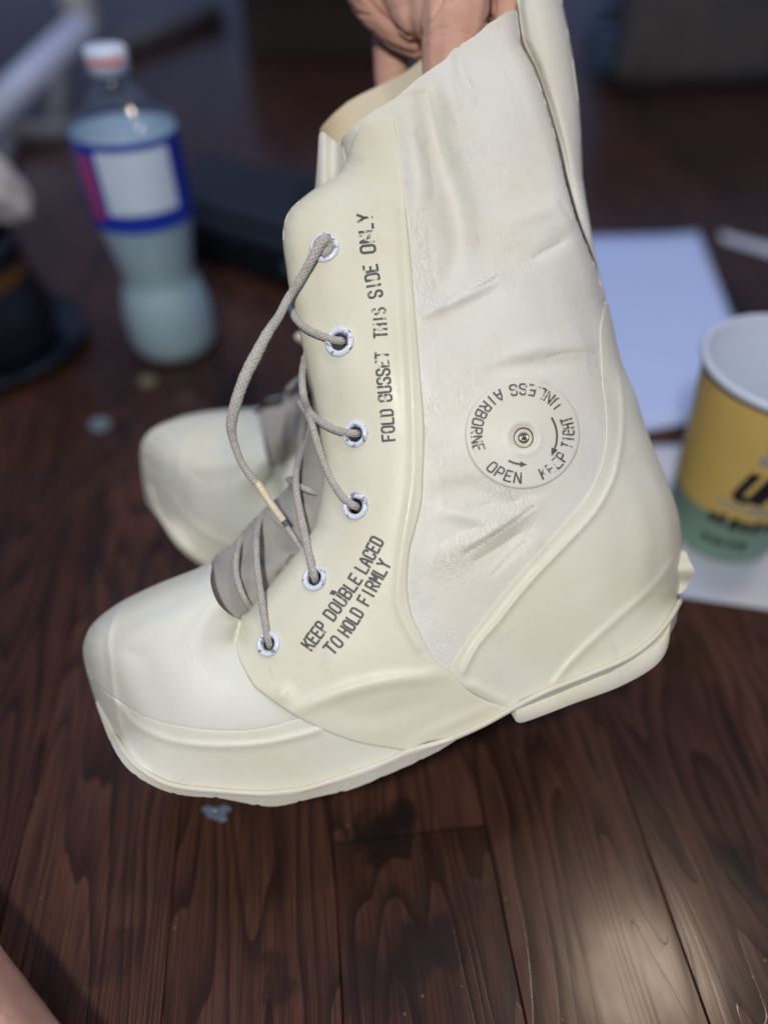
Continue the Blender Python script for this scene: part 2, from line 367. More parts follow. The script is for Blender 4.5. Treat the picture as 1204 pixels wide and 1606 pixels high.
# ================================================================== THE FLOOR
def wood_mat():
    m, nt, b = newmat('dark_oak'); tc = N(nt, 'ShaderNodeTexCoord'); oi = N(nt, 'ShaderNodeObjectInfo')
    sc = N(nt, 'ShaderNodeVectorMath', operation='SCALE'); cmb = N(nt, 'ShaderNodeCombineXYZ')
    for i in range(3): lk(nt, oi.outputs['Random'], cmb.inputs[i])
    lk(nt, cmb.outputs[0], sc.inputs[0]); sc.inputs['Scale'].default_value = 37.0
    ad = N(nt, 'ShaderNodeVectorMath', operation='ADD'); lk(nt, tc.outputs['Object'], ad.inputs[0]); lk(nt, sc.outputs[0], ad.inputs[1])
    mp = N(nt, 'ShaderNodeMapping'); mp.inputs['Scale'].default_value = (1, 0.13, 1); lk(nt, ad.outputs[0], mp.inputs[0])
    # growth-ring figure: contour lines of a stretched noise
    n1 = N(nt, 'ShaderNodeTexNoise', Scale=13.0, Detail=2.5, Roughness=0.45, Distortion=0.25); lk(nt, mp.outputs[0], n1.inputs['Vector'])
    mu = N(nt, 'ShaderNodeMath', operation='MULTIPLY'); lk(nt, n1.outputs[0], mu.inputs[0]); mu.inputs[1].default_value = 30.0
    si = N(nt, 'ShaderNodeMath', operation='FRACT'); lk(nt, mu.outputs[0], si.inputs[0])
    r1 = ramp(nt, si.outputs[0], [(0.0, g(1)), (0.5, g(.72)), (0.9, g(0)), (0.985, g(.05)), (1.0, g(.9))])
    # pores
    mp2 = N(nt, 'ShaderNodeMapping'); mp2.inputs['Scale'].default_value = (1, 0.03, 1); lk(nt, ad.outputs[0], mp2.inputs[0])
    n2 = N(nt, 'ShaderNodeTexNoise', Scale=800.0, Detail=4.0); lk(nt, mp2.outputs[0], n2.inputs['Vector'])
    r2 = ramp(nt, n2.outputs[0], [(0.38, g(0)), (0.6, g(1))])
    # dark mineral streaks / lobed knots
    mp3 = N(nt, 'ShaderNodeMapping'); mp3.inputs['Scale'].default_value = (1, 0.35, 1); lk(nt, ad.outputs[0], mp3.inputs[0])
    n3 = N(nt, 'ShaderNodeTexNoise', Scale=15.0, Detail=4.0, Distortion=0.6); lk(nt, mp3.outputs[0], n3.inputs['Vector'])
    r3 = ramp(nt, n3.outputs[0], [(0.59, g(0)), (0.66, g(1))])
    c = mix(nt, r1.outputs[0], (0.027, 0.0130, 0.0092), (0.080, 0.0345, 0.0220))
    c = mix(nt, r3.outputs[0], c, (0.017, 0.011, 0.010))
    k = N(nt, 'ShaderNodeMath', operation='MULTIPLY_ADD'); lk(nt, r2.outputs[0], k.inputs[0]); k.inputs[1].default_value = -0.62; k.inputs[2].default_value = 0.62
    c = mix(nt, k.outputs[0], c, (0.016, 0.009, 0.008))
    br = N(nt, 'ShaderNodeHueSaturation'); lk(nt, c, br.inputs['Color'])
    vv = N(nt, 'ShaderNodeMath', operation='MULTIPLY_ADD'); lk(nt, oi.outputs['Random'], vv.inputs[0]); vv.inputs[1].default_value = 0.5; vv.inputs[2].default_value = 0.8; lk(nt, vv.outputs[0], br.inputs['Value'])
    # old lobed water stains across one board
    ge = N(nt, 'ShaderNodeNewGeometry'); nd = N(nt, 'ShaderNodeTexNoise', Scale=55.0, Detail=3.0); lk(nt, ge.outputs['Position'], nd.inputs['Vector'])
    vs_ = N(nt, 'ShaderNodeVectorMath', operation='SCALE'); lk(nt, nd.outputs['Color'], vs_.inputs[0]); vs_.inputs['Scale'].default_value = 0.034
    va_ = N(nt, 'ShaderNodeVectorMath', operation='ADD'); lk(nt, ge.outputs['Position'], va_.inputs[0]); lk(nt, vs_.outputs[0], va_.inputs[1])
    cs = br.outputs[0]
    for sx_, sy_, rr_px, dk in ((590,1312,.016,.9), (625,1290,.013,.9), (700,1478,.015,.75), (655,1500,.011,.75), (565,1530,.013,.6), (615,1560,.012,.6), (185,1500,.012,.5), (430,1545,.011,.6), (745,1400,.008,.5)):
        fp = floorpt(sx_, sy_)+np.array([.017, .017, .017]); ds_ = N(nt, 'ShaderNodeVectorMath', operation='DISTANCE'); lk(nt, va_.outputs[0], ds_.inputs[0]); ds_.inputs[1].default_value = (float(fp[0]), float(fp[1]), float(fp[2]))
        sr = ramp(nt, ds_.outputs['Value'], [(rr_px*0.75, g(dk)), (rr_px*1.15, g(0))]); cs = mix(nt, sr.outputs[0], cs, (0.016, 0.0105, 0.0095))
    # dust specks
    n5 = N(nt, 'ShaderNodeTexNoise', Scale=160.0, Detail=1.0); lk(nt, tc.outputs['Object'], n5.inputs['Vector'])
    r5 = ramp(nt, n5.outputs[0], [(0.77, g(0)), (0.80, g(0.5))])
    c = mix(nt, r5.outputs[0], cs, (0.20, 0.16, 0.13))
    lk(nt, c, b.inputs['Base Color'])
    n4 = N(nt, 'ShaderNodeTexNoise', Scale=16.0, Detail=5.0); lk(nt, ad.outputs[0], n4.inputs['Vector'])
    rr = ramp(nt, n4.outputs[0], [(0.3, g(0.17)), (0.7, g(0.26))]); lk(nt, rr.outputs[0], b.inputs['Roughness'])
    b.inputs['Specular IOR Level'].default_value = 0.24
    hh = r1.outputs[0]
    bp = N(nt, 'ShaderNodeBump', Strength=0.10, Distance=0.0004); lk(nt, hh, bp.inputs['Height'])
    n6 = N(nt, 'ShaderNodeTexNoise', Scale=40.0, Detail=2.0); lk(nt, mp3.outputs[0], n6.inputs['Vector'])
    bq = N(nt, 'ShaderNodeBump', Strength=0.10, Distance=0.002); lk(nt, n6.outputs[0], bq.inputs['Height']); lk(nt, bp.outputs[0], bq.inputs['Normal'])
    lk(nt, bq.outputs[0], b.inputs['Normal'])
    return m
M['wood'] = wood_mat()
M['seam'] = plain('seam_dirt', (0.09, 0.065, 0.05), 0.9)
YAW = R(6.3); pd = np.array([-math.sin(YAW), math.cos(YAW), 0]); pn = np.array([math.cos(YAW), math.sin(YAW), 0])
v, f = boxv(-6, 6, -1.0, 9, -0.05, -0.006)
floor = mobj('floor', v, f, M['seam'], smooth=False, loc=(0, 0, 0)); floor['kind'] = 'structure'
PWID = 0.2115*CH
o3 = float(floorpt(521, 1300) @ pn)
variants = []
for L in (0.95, 0.55, 1.2, 1.45):
    v, f = boxv(-PWID/2+0.00022, PWID/2-0.00022, -L/2+0.0004, L/2-0.0004, -0.006, 0.0)
    o = mobj('plank', v, f, M['wood'], smooth=False, loc=(0, 0, 0))
    bm = bmesh.new(); bm.from_mesh(o.data)
    bmesh.ops.bevel(bm, geom=[e for e in bm.edges if all(vv.co.z > -0.001 for vv in e.verts)], offset=0.0006, segments=1, affect='EDGES')
    bm.to_mesh(o.data); bm.free(); variants.append((L, o.data)); bpy.data.objects.remove(o)
rp = random.Random(11)
for i in range(-16, 18):
    off = o3+(i+0.5)*PWID
    s = -0.35-rp.uniform(0, 0.4)
    if i == 0: s = None
    while True:
        if s is None:
            # the board right of the third seam ends near (400,1305) in view
            j = float(floorpt(640, 1308) @ pd); L, me = variants[1]; s0 = j-L; s = s0
        else: L, me = rp.choice([variants[0], variants[2], variants[3]])
        mid = off*pn+(s+L/2)*pd
        if abs(mid[0]) < 0.75+0.75*max(0.2, mid[1]+0.6):
            p = bpy.data.objects.new('plank', me); COL.objects.link(p); p.parent = floor
            p.location = (mid[0], mid[1], rp.uniform(-0.0003, 0.0002)); p.rotation_euler = (0, 0, YAW)
        s += L
        if s > 2.9: break

# ================================================================== BOOT: shape fields (metres in the boot's own frame, traced as a side view)
ZM = 0.375                                      # mid plane of the boot
toe_line = [(170,1150),(157,1117),(141,1070),(131,1029),(133,1004),(146,978),(177,952),(208,934),(254,913),(306,893),(332,882)]
tongue_line = [(332,882),(340,868),(367,850),(376,838),(394,818),(421,791),(448,767),(469,728),(484,671),(484,620)]
face_line = [(370,1003),(378,971),(389,959),(415,928),(452,884),(474,853),(493,825),(504,769),(507,741),(504,710),(500,660),(493,629),(484,587),(475,548),(464,494),(454,455),(449,420),(444,384),(445,354),(454,330),(475,310),(500,292),(528,277),(537,266)]
front_line = [(537,266),(541,250),(537,230)]
fold_line = [(809,15),(816,69),(835,103),(856,164),(874,229),(885,280),(903,344),(922,392),(933,420),(946,463)]
back_line = [(949,467),(959,500),(973,564),(996,618),(1011,668),(1034,726),(1054,776),(1065,815),(1069,857),(1068,900),(1066,934)]
welt_line = [(1066,934),(1052,966),(1024,999),(987,1027),(940,1048),(888,1069),(851,1084),(818,1098),(799,1112),(757,1135),(710,1156),(668,1165),(640,1177),(563,1210),(481,1235),(409,1243),(332,1238),(270,1230),(229,1210),(205,1192),(185,1170),(170,1150)]
sil = []
for line, e, Rr in ((toe_line, 0.0, 112), (tongue_line, 0.25, 120), (face_line, 0.50, 150), (front_line, 0.4, 150), (fold_line, 0.66, 70), (back_line, 0.0, 140)):
    q = poly_resample(line, 10, False)
    for p in q:
        kf = float(np.clip((p[1]-340)/120, 0, 1)) if line is fold_line else 0.0
        sil.append((p[0], p[1], e*(1-0.75*kf), Rr+60*kf))
sil = np.array(sil); sil_lines = [poly_resample(l, 4, False) for l in (toe_line, tongue_line, face_line, front_line, fold_line, back_line)]
def dsil(P): return np.min([dseg(P, l) for l in sil_lines], axis=0)
Tc = np.array([(230,1050,.050),(330,1120,.052),(560,1120,.053),(700,1050,.052),(800,900,.051),(960,920,.047),(1000,760,.043),(850,700,.048),(640,800,.050),(560,600,.045),(780,480,.044),(900,430,.040),(640,350,.040),(520,420,.040),(700,200,.034),(820,200,.032),(600,220,.034),(760,60,.030),(520,900,.050)])
strokes = []     # (polyline, sigma px, amplitude m)  relief on every near panel
def stroke(pts, s, a, n=6): strokes.append((poly_resample(smooth_poly(pts, False, n), 3, False), s, a))
shaft_strokes = [
    ([(655,140),(680,230),(712,320),(722,400),(700,450)], 26, -0.0085),
    ([(640,150),(655,250),(655,330)], 20, 0.0036),
    ([(745,90),(770,200),(800,310),(830,380)], 40, 0.0025),
    ([(717,80),(724,110),(735,140)], 9, -0.0018),
    ([(694,105),(706,150),(722,200)], 13, 0.0018),
    ([(655,497),(690,480),(728,462),(778,436)], 10, 0.0022),
    ([(690,505),(740,480),(790,455)], 22, -0.0018),
    ([(830,405),(860,390),(905,360)], 12, -0.0013),
    ([(790,345),(850,330),(890,310)], 14, 0.0012),
    ([(790,560),(850,545),(930,545)], 14, 0.0016),
    ([(760,590),(800,575),(900,570)], 14, -0.0016),
    ([(690,770),(740,765),(800,792),(840,775)], 16, -0.0016),
    ([(720,860),(770,835),(815,805),(840,790)], 12, 0.0022),
    ([(700,800),(760,815),(790,815)], 14, 0.0016),
    ([(740,890),(800,850),(840,815)], 18, -0.0016),
    ([(680,620),(690,720)], 30, -0.0015),
    ([(700,474),(722,463),(748,452),(779,436)], 3.2, -0.0009), ([(838,404),(858,392),(880,381)], 3.0, -0.0006), ([(730,868),(765,846),(800,822),(836,795)], 3.2, -0.0008), ([(745,880),(775,862),(815,836)], 3.0, -0.0006),
    ([(660,600),(664,640),(668,690)], 3, -0.0005), ([(672,360),(676,410),(684,450)], 3, -0.0006), ([(700,790),(730,796),(770,790)], 3, -0.0005), ([(735,128),(742,150),(746,175)], 3.4, -0.0007), ([(668,225),(676,265),(680,310)], 3.4, -0.0006),
    ([(860,560),(900,552),(935,556)], 3, -0.0005), ([(880,318),(893,340),(902,352)], 3.5, -0.0009), ([(775,900),(800,872),(825,850)], 3, -0.0005),
]
shaft_strokes = [(poly_resample(smooth_poly(p, False, 6), 4, False), s, a) for p, s, a in shaft_strokes]
def relief(P, strk):
    h = np.zeros(len(P))
    for q, s, a in strk:
        m = np.ones(len(P), bool); lo, hi = q.min(0)-3.5*s, q.max(0)+3.5*s
        m = (P[:, 0] > lo[0]) & (P[:, 0] < hi[0]) & (P[:, 1] > lo[1]) & (P[:, 1] < hi[1])
        if not m.any(): continue
        dd = ((P[m][:, None, :]-q[None])**2).sum(-1); ix = dd.argmin(1); d = np.sqrt(dd.min(1))
        tp = np.sin(math.pi*np.clip((ix+1)/(len(q)+1), 0, 1))**0.6 if s > 8 else 1.0
        h[m] += a*tp*np.exp(-(d/s)**2)
    return h
WT = np.array(poly_resample(welt_line, 8, False))
def wraw(P, dm=None):
    P = np.atleast_2d(np.asarray(P, float)); out = np.empty(len(P))
    for i in range(0, len(P), 3000):
        p = P[i:i+3000]
        dd = ((p[:, None]-Tc[None, :, :2])**2).sum(-1)+400.0; w = dd**-1.5; T = (w*Tc[:, 2]).sum(1)/w.sum(1)
        ds = np.sqrt(((p[:, None]-sil[None, :, :2])**2).sum(-1)); d = dsil(p)
        d = d if dm is None else np.minimum(d, dm[i:i+3000])
        k = (ds+1.0)**-4.0; e = (k*sil[:, 2]).sum(1)/k.sum(1); Rr = (k*sil[:, 3]).sum(1)/k.sum(1)
        t = np.clip(d/Rr, 0, 1); pr = np.sqrt(np.maximum(0, 1-(1-t)**2))
        dw = np.sqrt(((p[:, None]-WT[None])**2).sum(-1).min(1))
        out[i:i+3000] = T*(e+(1-e)*pr)*(1-0.10*np.exp(-(dw/40.0)**2))
    return out
GX0, GY0, GS = 40.0, -140.0, 5.0
gnx, gny = 224, 300
gxx, gyy = np.meshgrid(GX0+GS*np.arange(gnx), GY0+GS*np.arange(gny))
GW = wraw(np.stack([gxx.ravel(), gyy.ravel()], -1)).reshape(gny, gnx)
def blur(A, sg):
    k = np.exp(-(np.arange(-3*sg, 3*sg+1)/sg)**2/2); k /= k.sum(); pad = 3*sg
    A = np.pad(A, pad, mode='edge')
    A = np.apply_along_axis(lambda m: np.convolve(m, k, 'valid'), 0, A)
    return np.apply_along_axis(lambda m: np.convolve(m, k, 'valid'), 1, A)
GB = blur(GW, 4); GB2 = blur(GW, 8)
def bil(A, P):
    u = np.clip((P[:, 0]-GX0)/GS, 0, gnx-1.001); v = np.clip((P[:, 1]-GY0)/GS, 0, gny-1.001); i = u.astype(int); j = v.astype(int); a = u-i; b = v-j
    return A[j, i]*(1-a)*(1-b)+A[j, i+1]*a*(1-b)+A[j+1, i]*(1-a)*b+A[j+1, i+1]*a*b
def own_sil(V, B):
    """distance to those stretches of a panel's own outline that are the boot's silhouette"""
    b = poly_resample(B, 1.0); k = b[dsil(b) < 6]
    return dist_to(V, k) if len(k) else None
def wbase(P, dm=None):
    P = np.atleast_2d(np.asarray(P, float)); raw = wraw(P, dm)
    d = dsil(P); d = d if dm is None else np.minimum(d, dm); t1 = np.clip((d-6)/40, 0, 1); t1 = t1*t1*(3-2*t1); t2 = np.clip((d-40)/60, 0, 1); t2 = t2*t2*(3-2*t2)
    b = bil(GB, P)*(1-t2)+bil(GB2, P)*t2
    return raw*(1-t1)+b*t1
def near(P, off=0.0, strk=(), dm=None):
    """world points on the near face of the boot"""
    P = np.atleast_2d(np.asarray(P, float)); w = wbase(P, dm)+relief(P, strk)*(1 if dm is None else np.clip(dm/12, 0, 1))+off
    return at(P[:, 0], P[:, 1], ZM-w)

# boot frame: X toe->heel along the sole, Y across (away from camera), Z up the shaft
a = at(430, 1262, ZM); b_ = at(1050, 985, ZM)
bx = (b_-a)/np.linalg.norm(b_-a); bx = bx-FWD*(bx @ FWD); bx /= np.linalg.norm(bx); by = FWD; bz = np.cross(bx, by)
BR = np.stack([bx, by, bz], 1); BT = at(640, 1215, ZM)
boot = thing('rubber_boot', 'cream white rubber boot held up by its top, stencilled lettering and valve on its side', 'boot', BT, BR, 'pair of white rubber boots')

face_poly = [(584,187),(600,184),(617,185),(620,200),(624,224),(634,309),(642,379),(649,463),(654,523),(662,623),(665,689),(663,755),(661,790),(650,835),(642,867),(639,919),(645,961),(661,996),(675,1024),(689,1043),(703,1053),(734,1083),(771,1102),(799,1112),
    (757,1135),(710,1156),(668,1165),(641,1177),(615,1175),(563,1166),(512,1148),(460,1122),(409,1086),(394,1070),(375,1034)]+face_line+[(541,252),(547,239),(553,222),(560,206),(570,193)]
shaft_poly = [(537,214),(583,176),(621,153),(656,122),(694,96),(706,82),(716,73),(719,77),(722,70),(744,57),(760,42),(778,29),(809,15)]+fold_line[1:]+[(953,475),(957,520),(962,600),(966,680),(950,750),(930,792),(900,828),(860,872),(818,920),(776,972),(738,1022),(716,1062),(690,1066),(660,1034),(640,996),(622,960),(616,919),(620,867),(630,835),(640,790),(642,755),(644,689),(640,623),(632,523),(626,463),(618,379),(606,310),(575,300),(545,285),(541,262),(537,235)]
heel_poly = [(703,1053),(724,1013),(762,962),(804,910),(849,860),(888,815),(918,779),(936,743),(945,713),(949,681),(948,639),(943,600),(940,537),(940,514),(944,494),(949,469)]+back_line[1:]+welt_line[1:9]+[(771,1102),(734,1083)]
band_poly = [(131,1029),(146,1070),(167,1088),(185,1097),(229,1125),(306,1143),(383,1146),(435,1137),(468,1127),(500,1130),(560,1150),(640,1177)]+welt_line[13:]+[(157,1117),(141,1070)]
band_poly = [(132,1031),(148,1066),(167,1086),(185,1097),(229,1125),(306,1143),(383,1146),(435,1137),(468,1127),(510,1135),(570,1155),(640,1177)]+welt_line[13:]+[(157,1117),(141,1070)]
vamp_poly = [(332,882),(330,905),(333,925),(343,947),(361,964),(380,973),(392,985),(388,1005),(392,1030),(410,1062),(425,1080),(475,1112),(500,1128),(485,1142),(440,1150),(383,1158),(300,1155),(225,1150),(195,1142),(172,1137),(157,1117)]+toe_line[2:-1]

toe_rib = ([(208,934),(190,948),(178,970),(172,990),(170,1012),(173,1034),(176,1065),(180,1096),(188,1137),(203,1179),(229,1212)], 5, 0.0013)
band_rib = ([(134,1040),(150,1072),(168,1091),(184,1103),(213,1137),(265,1161),(332,1170),(409,1167),(471,1154),(500,1145)], 5.5, 0.0010)
low_rib = ([(131,1040),(150,1105),(172,1152),(200,1188),(232,1216)], 4.5, 0.0006)
mid_ridge = ([(440,1126),(490,1104),(538,1086),(580,1074),(615,1067),(660,1062),(697,1058)], 11, 0.0016)
heel_bead = ([(959,514),(969,572),(975,618),(976,668),(971,711),(959,757),(930,807),(880,861),(827,917),(780,976),(748,1013),(727,1053)], 4.5, 0.0011)
heel_bead2 = ([(1064,868),(1024,920),(977,962),(930,1004),(893,1041),(869,1072)], 6, 0.0010)
mk = lambda t: (poly_resample(smooth_poly(t[0], False, 6), 3, False), t[1], t[2])
R_toe = [mk(toe_rib)]; R_band = [mk(toe_rib), mk(band_rib), mk(low_rib)]
dents = [mk(([(430,1085),(450,1095)], 16, 0.0016)), mk(([(630,330),(640,500),(648,690),(646,760),(632,850),(624,925),(630,965),(655,1015)], 7, 0.0008)), mk(([(607,300),(618,430),(632,600),(640,690)], 9, -0.0006)), mk(([(395,1010),(415,965),(470,890),(515,835)], 14, 0.0006)), mk(([(690,1090),(600,1120),(520,1120)], 20, -0.0010)), mk(([(640,1165),(720,1130),(790,1100)], 10, 0.0007))]
R_face = [mk(mid_ridge)]+dents
R_heel = [mk(heel_bead), mk(heel_bead2), mk(([(945,740),(900,812),(850,868),(790,938),(740,1003),(716,1045)], 9, -0.0006)), mk(([(740,1075),(790,1100)], 7, 0.0008))]
def ribpts(rs):
    out = []
    for q, s, a_ in rs:
        if s > 8: continue
        d = np.gradient(q, axis=0); d /= np.linalg.norm(d, axis=1)[:, None]+1e-9; n = np.stack([-d[:, 1], d[:, 0]], -1)
        for k in (-1.5, -0.9, -0.45, 0, 0.45, 0.9, 1.5): out.append(q[::2]+n[::2]*k*s)
    return np.vstack(out) if out else None

EYE_PTS = [(509,388,24,15),(532,536,24,14),(557,681,21.5,12.5),(557,794,22,12.5),(493,907,21,12),(421,1010,20.5,11.5)]
def panel(name, poly, mat, off, strk, holes=(), thick=0.0022, fade=3.5, sm=3, spacing=5.0, parent=None, crink=None, ragged=0.0):
    out = smooth_poly(poly, True, sm)
    if ragged:
        out = poly_resample(out, 5); out = out+np.random.normal(0, ragged, out.shape)
    V, T, B = cdt(out, spacing, holes=holes, extra=ribpts(strk)); T = face_cam(T, V)
    d = dseg(V, B, True); t = np.clip(d/fade, 0, 1); t = np.sqrt(1-(1-t)**2)
    dm = own_sil(V, B)
    if dm is not None: dm = np.where(dm < 0.75, 0, dm); off_ = off*np.clip(dm/12, 0, 1)+0*t
    else: off_ = off
    if name == 'vamp':
        bp_ = poly_resample(smooth_poly(band_poly, True, 2), 3); off_ = off_-0.0008*inside(V, bp_)*np.clip(dseg(V, bp_, True)/6, 0, 1)
    P = near(V, (-0.0003+off_)*t if name in ('vamp', 'toe_band', 'heel_counter') else -0.0003+off*t, strk, dm if name in ('vamp', 'toe_band', 'heel_counter') else None)
    nP = len(P)
    if thick: P, T = slab(P, T, FWD, thick)
    o = mobj(name, P, T, mat, parent or boot)
    if crink is not None:
        cv = np.zeros(len(P), np.float32); cv[:nP] = crink(V)
        at_ = o.data.attributes.new('crinkle', 'FLOAT', 'POINT'); at_.data.foreach_set('value', cv)
    return o
def crinkle_field(P):
    c = np.full(len(P), 0.30)
    for q, s, a_ in (([(640,260),(660,400),(672,520),(682,640),(690,740)], 26, 1.0), ([(665,500),(690,560),(730,600)], 45, 0.7), ([(690,880),(760,845),(830,800)], 34, 0.85), ([(700,740),(740,770),(800,775)], 18, 0.8),
                     ([(860,890),(780,980),(720,1030)], 14, 0.5), ([(700,560),(720,640)], 30, .5), ([(680,480),(740,450),(780,430)], 10, 0.8), ([(655,200),(665,300)], 22, .7), ([(890,520),(930,540)], 14, 0.6), ([(780,570),(830,560)], 12, .7), ([(870,730),(830,770)], 16, .7)):
        d = dist_to(P, poly_resample(q, 8, False)); c = np.maximum(c, a_*np.exp(-(d/s)**2))
    return c
vamp = panel('vamp', vamp_poly, M['toe'], 0.0, R_toe, thick=0, sm=3)
shaft = panel('shaft', shaft_poly, M['white'], 0.0, shaft_strokes, thick=0.0035, sm=2, crink=crinkle_field, spacing=4.5, ragged=0.35)
heelc = panel('heel_counter', heel_poly, M['band'], 0.0011, R_heel, thick=0, sm=3)
toeb = panel('toe_band', band_poly, M['band'], 0.0006, R_band, thick=0, sm=2, fade=7)
face = panel('eyelet_facing', face_poly, M['cream'], 0.0013, R_face, holes=[(x, y, h) for x, y, r, h in EYE_PTS], thick=0.0022, sm=3)

# rear fold of the shaft, seen beside the pinched near panel
rear_poly = [(811,-40),(813,15),(821,66),(840,105),(861,165),(879,228),(890,279),(907,341),(925,389),(935,417),(940,440),(944,470),(949,480),(950,468),(946,450),(931,389),(923,339),(913,279),(908,172),(895,76),(881,8),(868,-60)]
out = smooth_poly(rear_poly, True, 3); V, T, B = cdt(out, 5, rows=(0.8, 2, 4)); T = face_cam(T, V)
rq = poly_resample([(951,470),(946,450),(931,389),(923,339),(913,279),(908,172),(895,76),(881,8),(868,-60)], 4, False)
d = dist_to(V, rq); t = np.clip(d/60, 0, 1); wr = 0.020*np.sqrt(1-(1-t)**2)-0.004*t
lq = poly_resample([(811,-40),(813,15),(821,66),(840,105),(861,165),(879,228),(890,279),(907,341),(925,389),(935,417),(940,440)], 4, False)
dl = dist_to(V, lq); wr -= 0.004*np.exp(-(dl/7)**2)
rear = mobj('back_fold', at(V[:, 0], V[:, 1], ZM-wr), T, M['white'], boot)

# far half of the boot: mirror of the near shape, its collar standing higher at the front
far_poly = back_line[::-1][:-1]+[(949,467),(931,389),(923,339),(913,279),(908,172),(895,76),(881,8),(868,-60),(800,-60),(760,10),(715,58),(690,78),(656,97),(633,115),(587,138),(545,160),(507,195),(501,214),(497,292),(500,320),(495,400),(500,480),(512,560),(520,640),(515,700)]+tongue_line[::-1][2:]+toe_line[::-1][1:]+welt_line[::-1][1:-1]
V, T, B = cdt(smooth_poly(far_poly, True, 2), 8, rows=(0.9, 2.2, 4.5)); T = face_cam(T, V)
dmf = own_sil(V, B); dmf = np.where(dmf < 0.75, 0, dmf); wn = wbase(V, dmf); collar = np.clip((430-V[:, 1])/180, 0, 1); cx2 = np.clip((V[:, 0]-650)/150, 0, 1)*np.clip((560-V[:, 1])/170, 0, 1); collar = np.maximum(collar, cx2); collar = collar*collar*(3-2*collar)
dB = dist_to(V, B); tt = np.clip(dB/45, 0, 1)
fr = np.clip((V[:, 0]-500)/60, 0, 1); wc = 0.022*np.sqrt(1-(1-fr)**2)*np.clip((935-V[:, 0])/60, 0, 1)
wf = wn*(1-collar)+wc*collar
pn_ = at(V[:, 0], V[:, 1], ZM-wn); mir = pn_+FWD*(2*wn)[:, None]
str_ = at(V[:, 0], V[:, 1], ZM+wf)
P = mir*(1-collar)[:, None]+str_*collar[:, None]
farh = mobj('far_side', P, [f[::-1] for f in T], M['toe'], boot)
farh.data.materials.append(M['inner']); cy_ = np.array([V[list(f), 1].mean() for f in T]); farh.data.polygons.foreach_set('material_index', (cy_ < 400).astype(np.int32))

# folded gusset at the front of the collar
gp = [(500,214),(503,207),(507,207),(522,219),(537,234),(542,252),(545,275),(560,300),(560,330),(520,330),(494,310),(495,292),(498,250)]
V, T, B = cdt(smooth_poly(gp, True, 3), 4, rows=(1, 2.5)); T = face_cam(T, V)
t = np.clip((V[:, 0]-495)/45, 0, 1)
o = mobj('gusset', at(V[:, 0], V[:, 1], ZM-(0.004+0.009*t+0.003*np.sin(t*7))), T, M['white'], boot)

# tongue
tp = tongue_line[:-2]+[(482,660),(476,610),(474,570),(480,540),(500,540),(530,600),(545,700),(560,800),(560,860),(520,930),(470,990),(430,1030),(400,1000),(378,985),(361,975),(343,960),(331,940),(326,915),(326,895)]
V, T, B = cdt(smooth_poly(tp, True, 3), 5, rows=(1, 2.5, 5)); T = face_cam(T, V)
tl = poly_resample(tongue_line, 6, False); d = dist_to(V, tl); t = np.clip(d/95, 0, 1)
wt = 0.025*np.sqrt(1-(1-t)**2)
wob = 0.0024*np.sin(V[:, 1]/13.0+V[:, 0]/29.0)*np.exp(-((V[:, 1]-860)/60)**2)
lim = wbase(V)-0.0055
tongue = mobj('tongue', at(V[:, 0], V[:, 1], ZM-np.minimum(wt+wob, np.where(V[:, 1] > 870, np.maximum(lim, 0.002), 1))), T, M['tongue'], boot)

# ---- sole
sole_bot = [(1060,976),(1045,1003),(1020,1024),(980,1046),(930,1066),(880,1086),(840,1102),(801,1117),(760,1139),(718,1159),(690,1177),(646,1199),(605,1217),(548,1240),(496,1251),(445,1264),(409,1265),(347,1253),(280,1247),(234,1230),(198,1204),(175,1168),(160,1130),(150,1102)]
sole_top = [(1066,940),(1050,968),(1024,1000),(987,1028),(940,1049),(888,1070),(851,1085),(799,1112),(757,1135),(710,1156),(680,1166),(640,1177),(605,1193),(548,1214),(481,1235),(445,1240),(409,1243),(332,1238),(270,1230),(229,1210),(202,1186),(181,1152),(166,1124),(154,1100)]
st = poly_resample(smooth_poly(sole_top, False, 4), 6, False); sb = poly_resample(smooth_poly(sole_bot, False, 4), 6, False)
n = min(len(st), len(sb)); tt = np.linspace(0, 1, n)
rs = lambda q: np.stack([np.interp(tt, np.linspace(0, 1, len(q)), q[:, 0]), np.interp(tt, np.linspace(0, 1, len(q)), q[:, 1])], -1)
st, sb = rs(st), rs(sb); lug = (np.arange(n) % 11 == 0) & (np.arange(n) > n*0.38); sb[:, 1] += np.random.normal(0, 0.25, n)-1.8*lug
tpr = np.clip((1-tt)/0.16, 0.0, 1)**0.8; ww = np.maximum(wbase(st), 0.0012)+0.0022*tpr
secs = []
for q, dw in ((st+np.stack([0*tpr, -4*tpr], -1), -0.006*tpr), (st, 0.0008), (st*0.75+sb*0.25, 0.0012), (st*0.68+sb*0.32, 0.0), (st*0.1+sb*0.9, 0.0), (sb, -0.0012)):
    z = ZM-ww-dw; secs.append(at(q[:, 0], q[:, 1], z))
prof = secs+[s+FWD*(2*ww)[:, None] for s in secs[::-1]]
m_ = len(prof); vs = np.stack(prof, 1).reshape(-1, 3); fs = []
for i in range(n-1):
    for k in range(m_): fs.append((i*m_+k, (i+1)*m_+k, (i+1)*m_+(k+1) % m_, i*m_+(k+1) % m_))
fs += [tuple(range(m_)), tuple((n-1)*m_+k for k in range(m_))[::-1]]
sole = mobj('sole', vs, fs, M['sole'], boot)
# welt bead with the moulded overlap
wl = poly_resample(smooth_poly([(x, y) for x, y in sole_top], False, 4), 5, False); tw = np.clip(np.linspace(1, 0, len(wl))/0.16, 0, 1)**0.8; ww = np.maximum(wbase(wl), 0.0005)+0.0020*tw
vs, fs, uv = tube(at(wl[:, 0], wl[:, 1]+1.5, ZM-ww), 0.0005+0.0009*tw, 8); mobj('welt', vs, fs, M['sole'], boot)
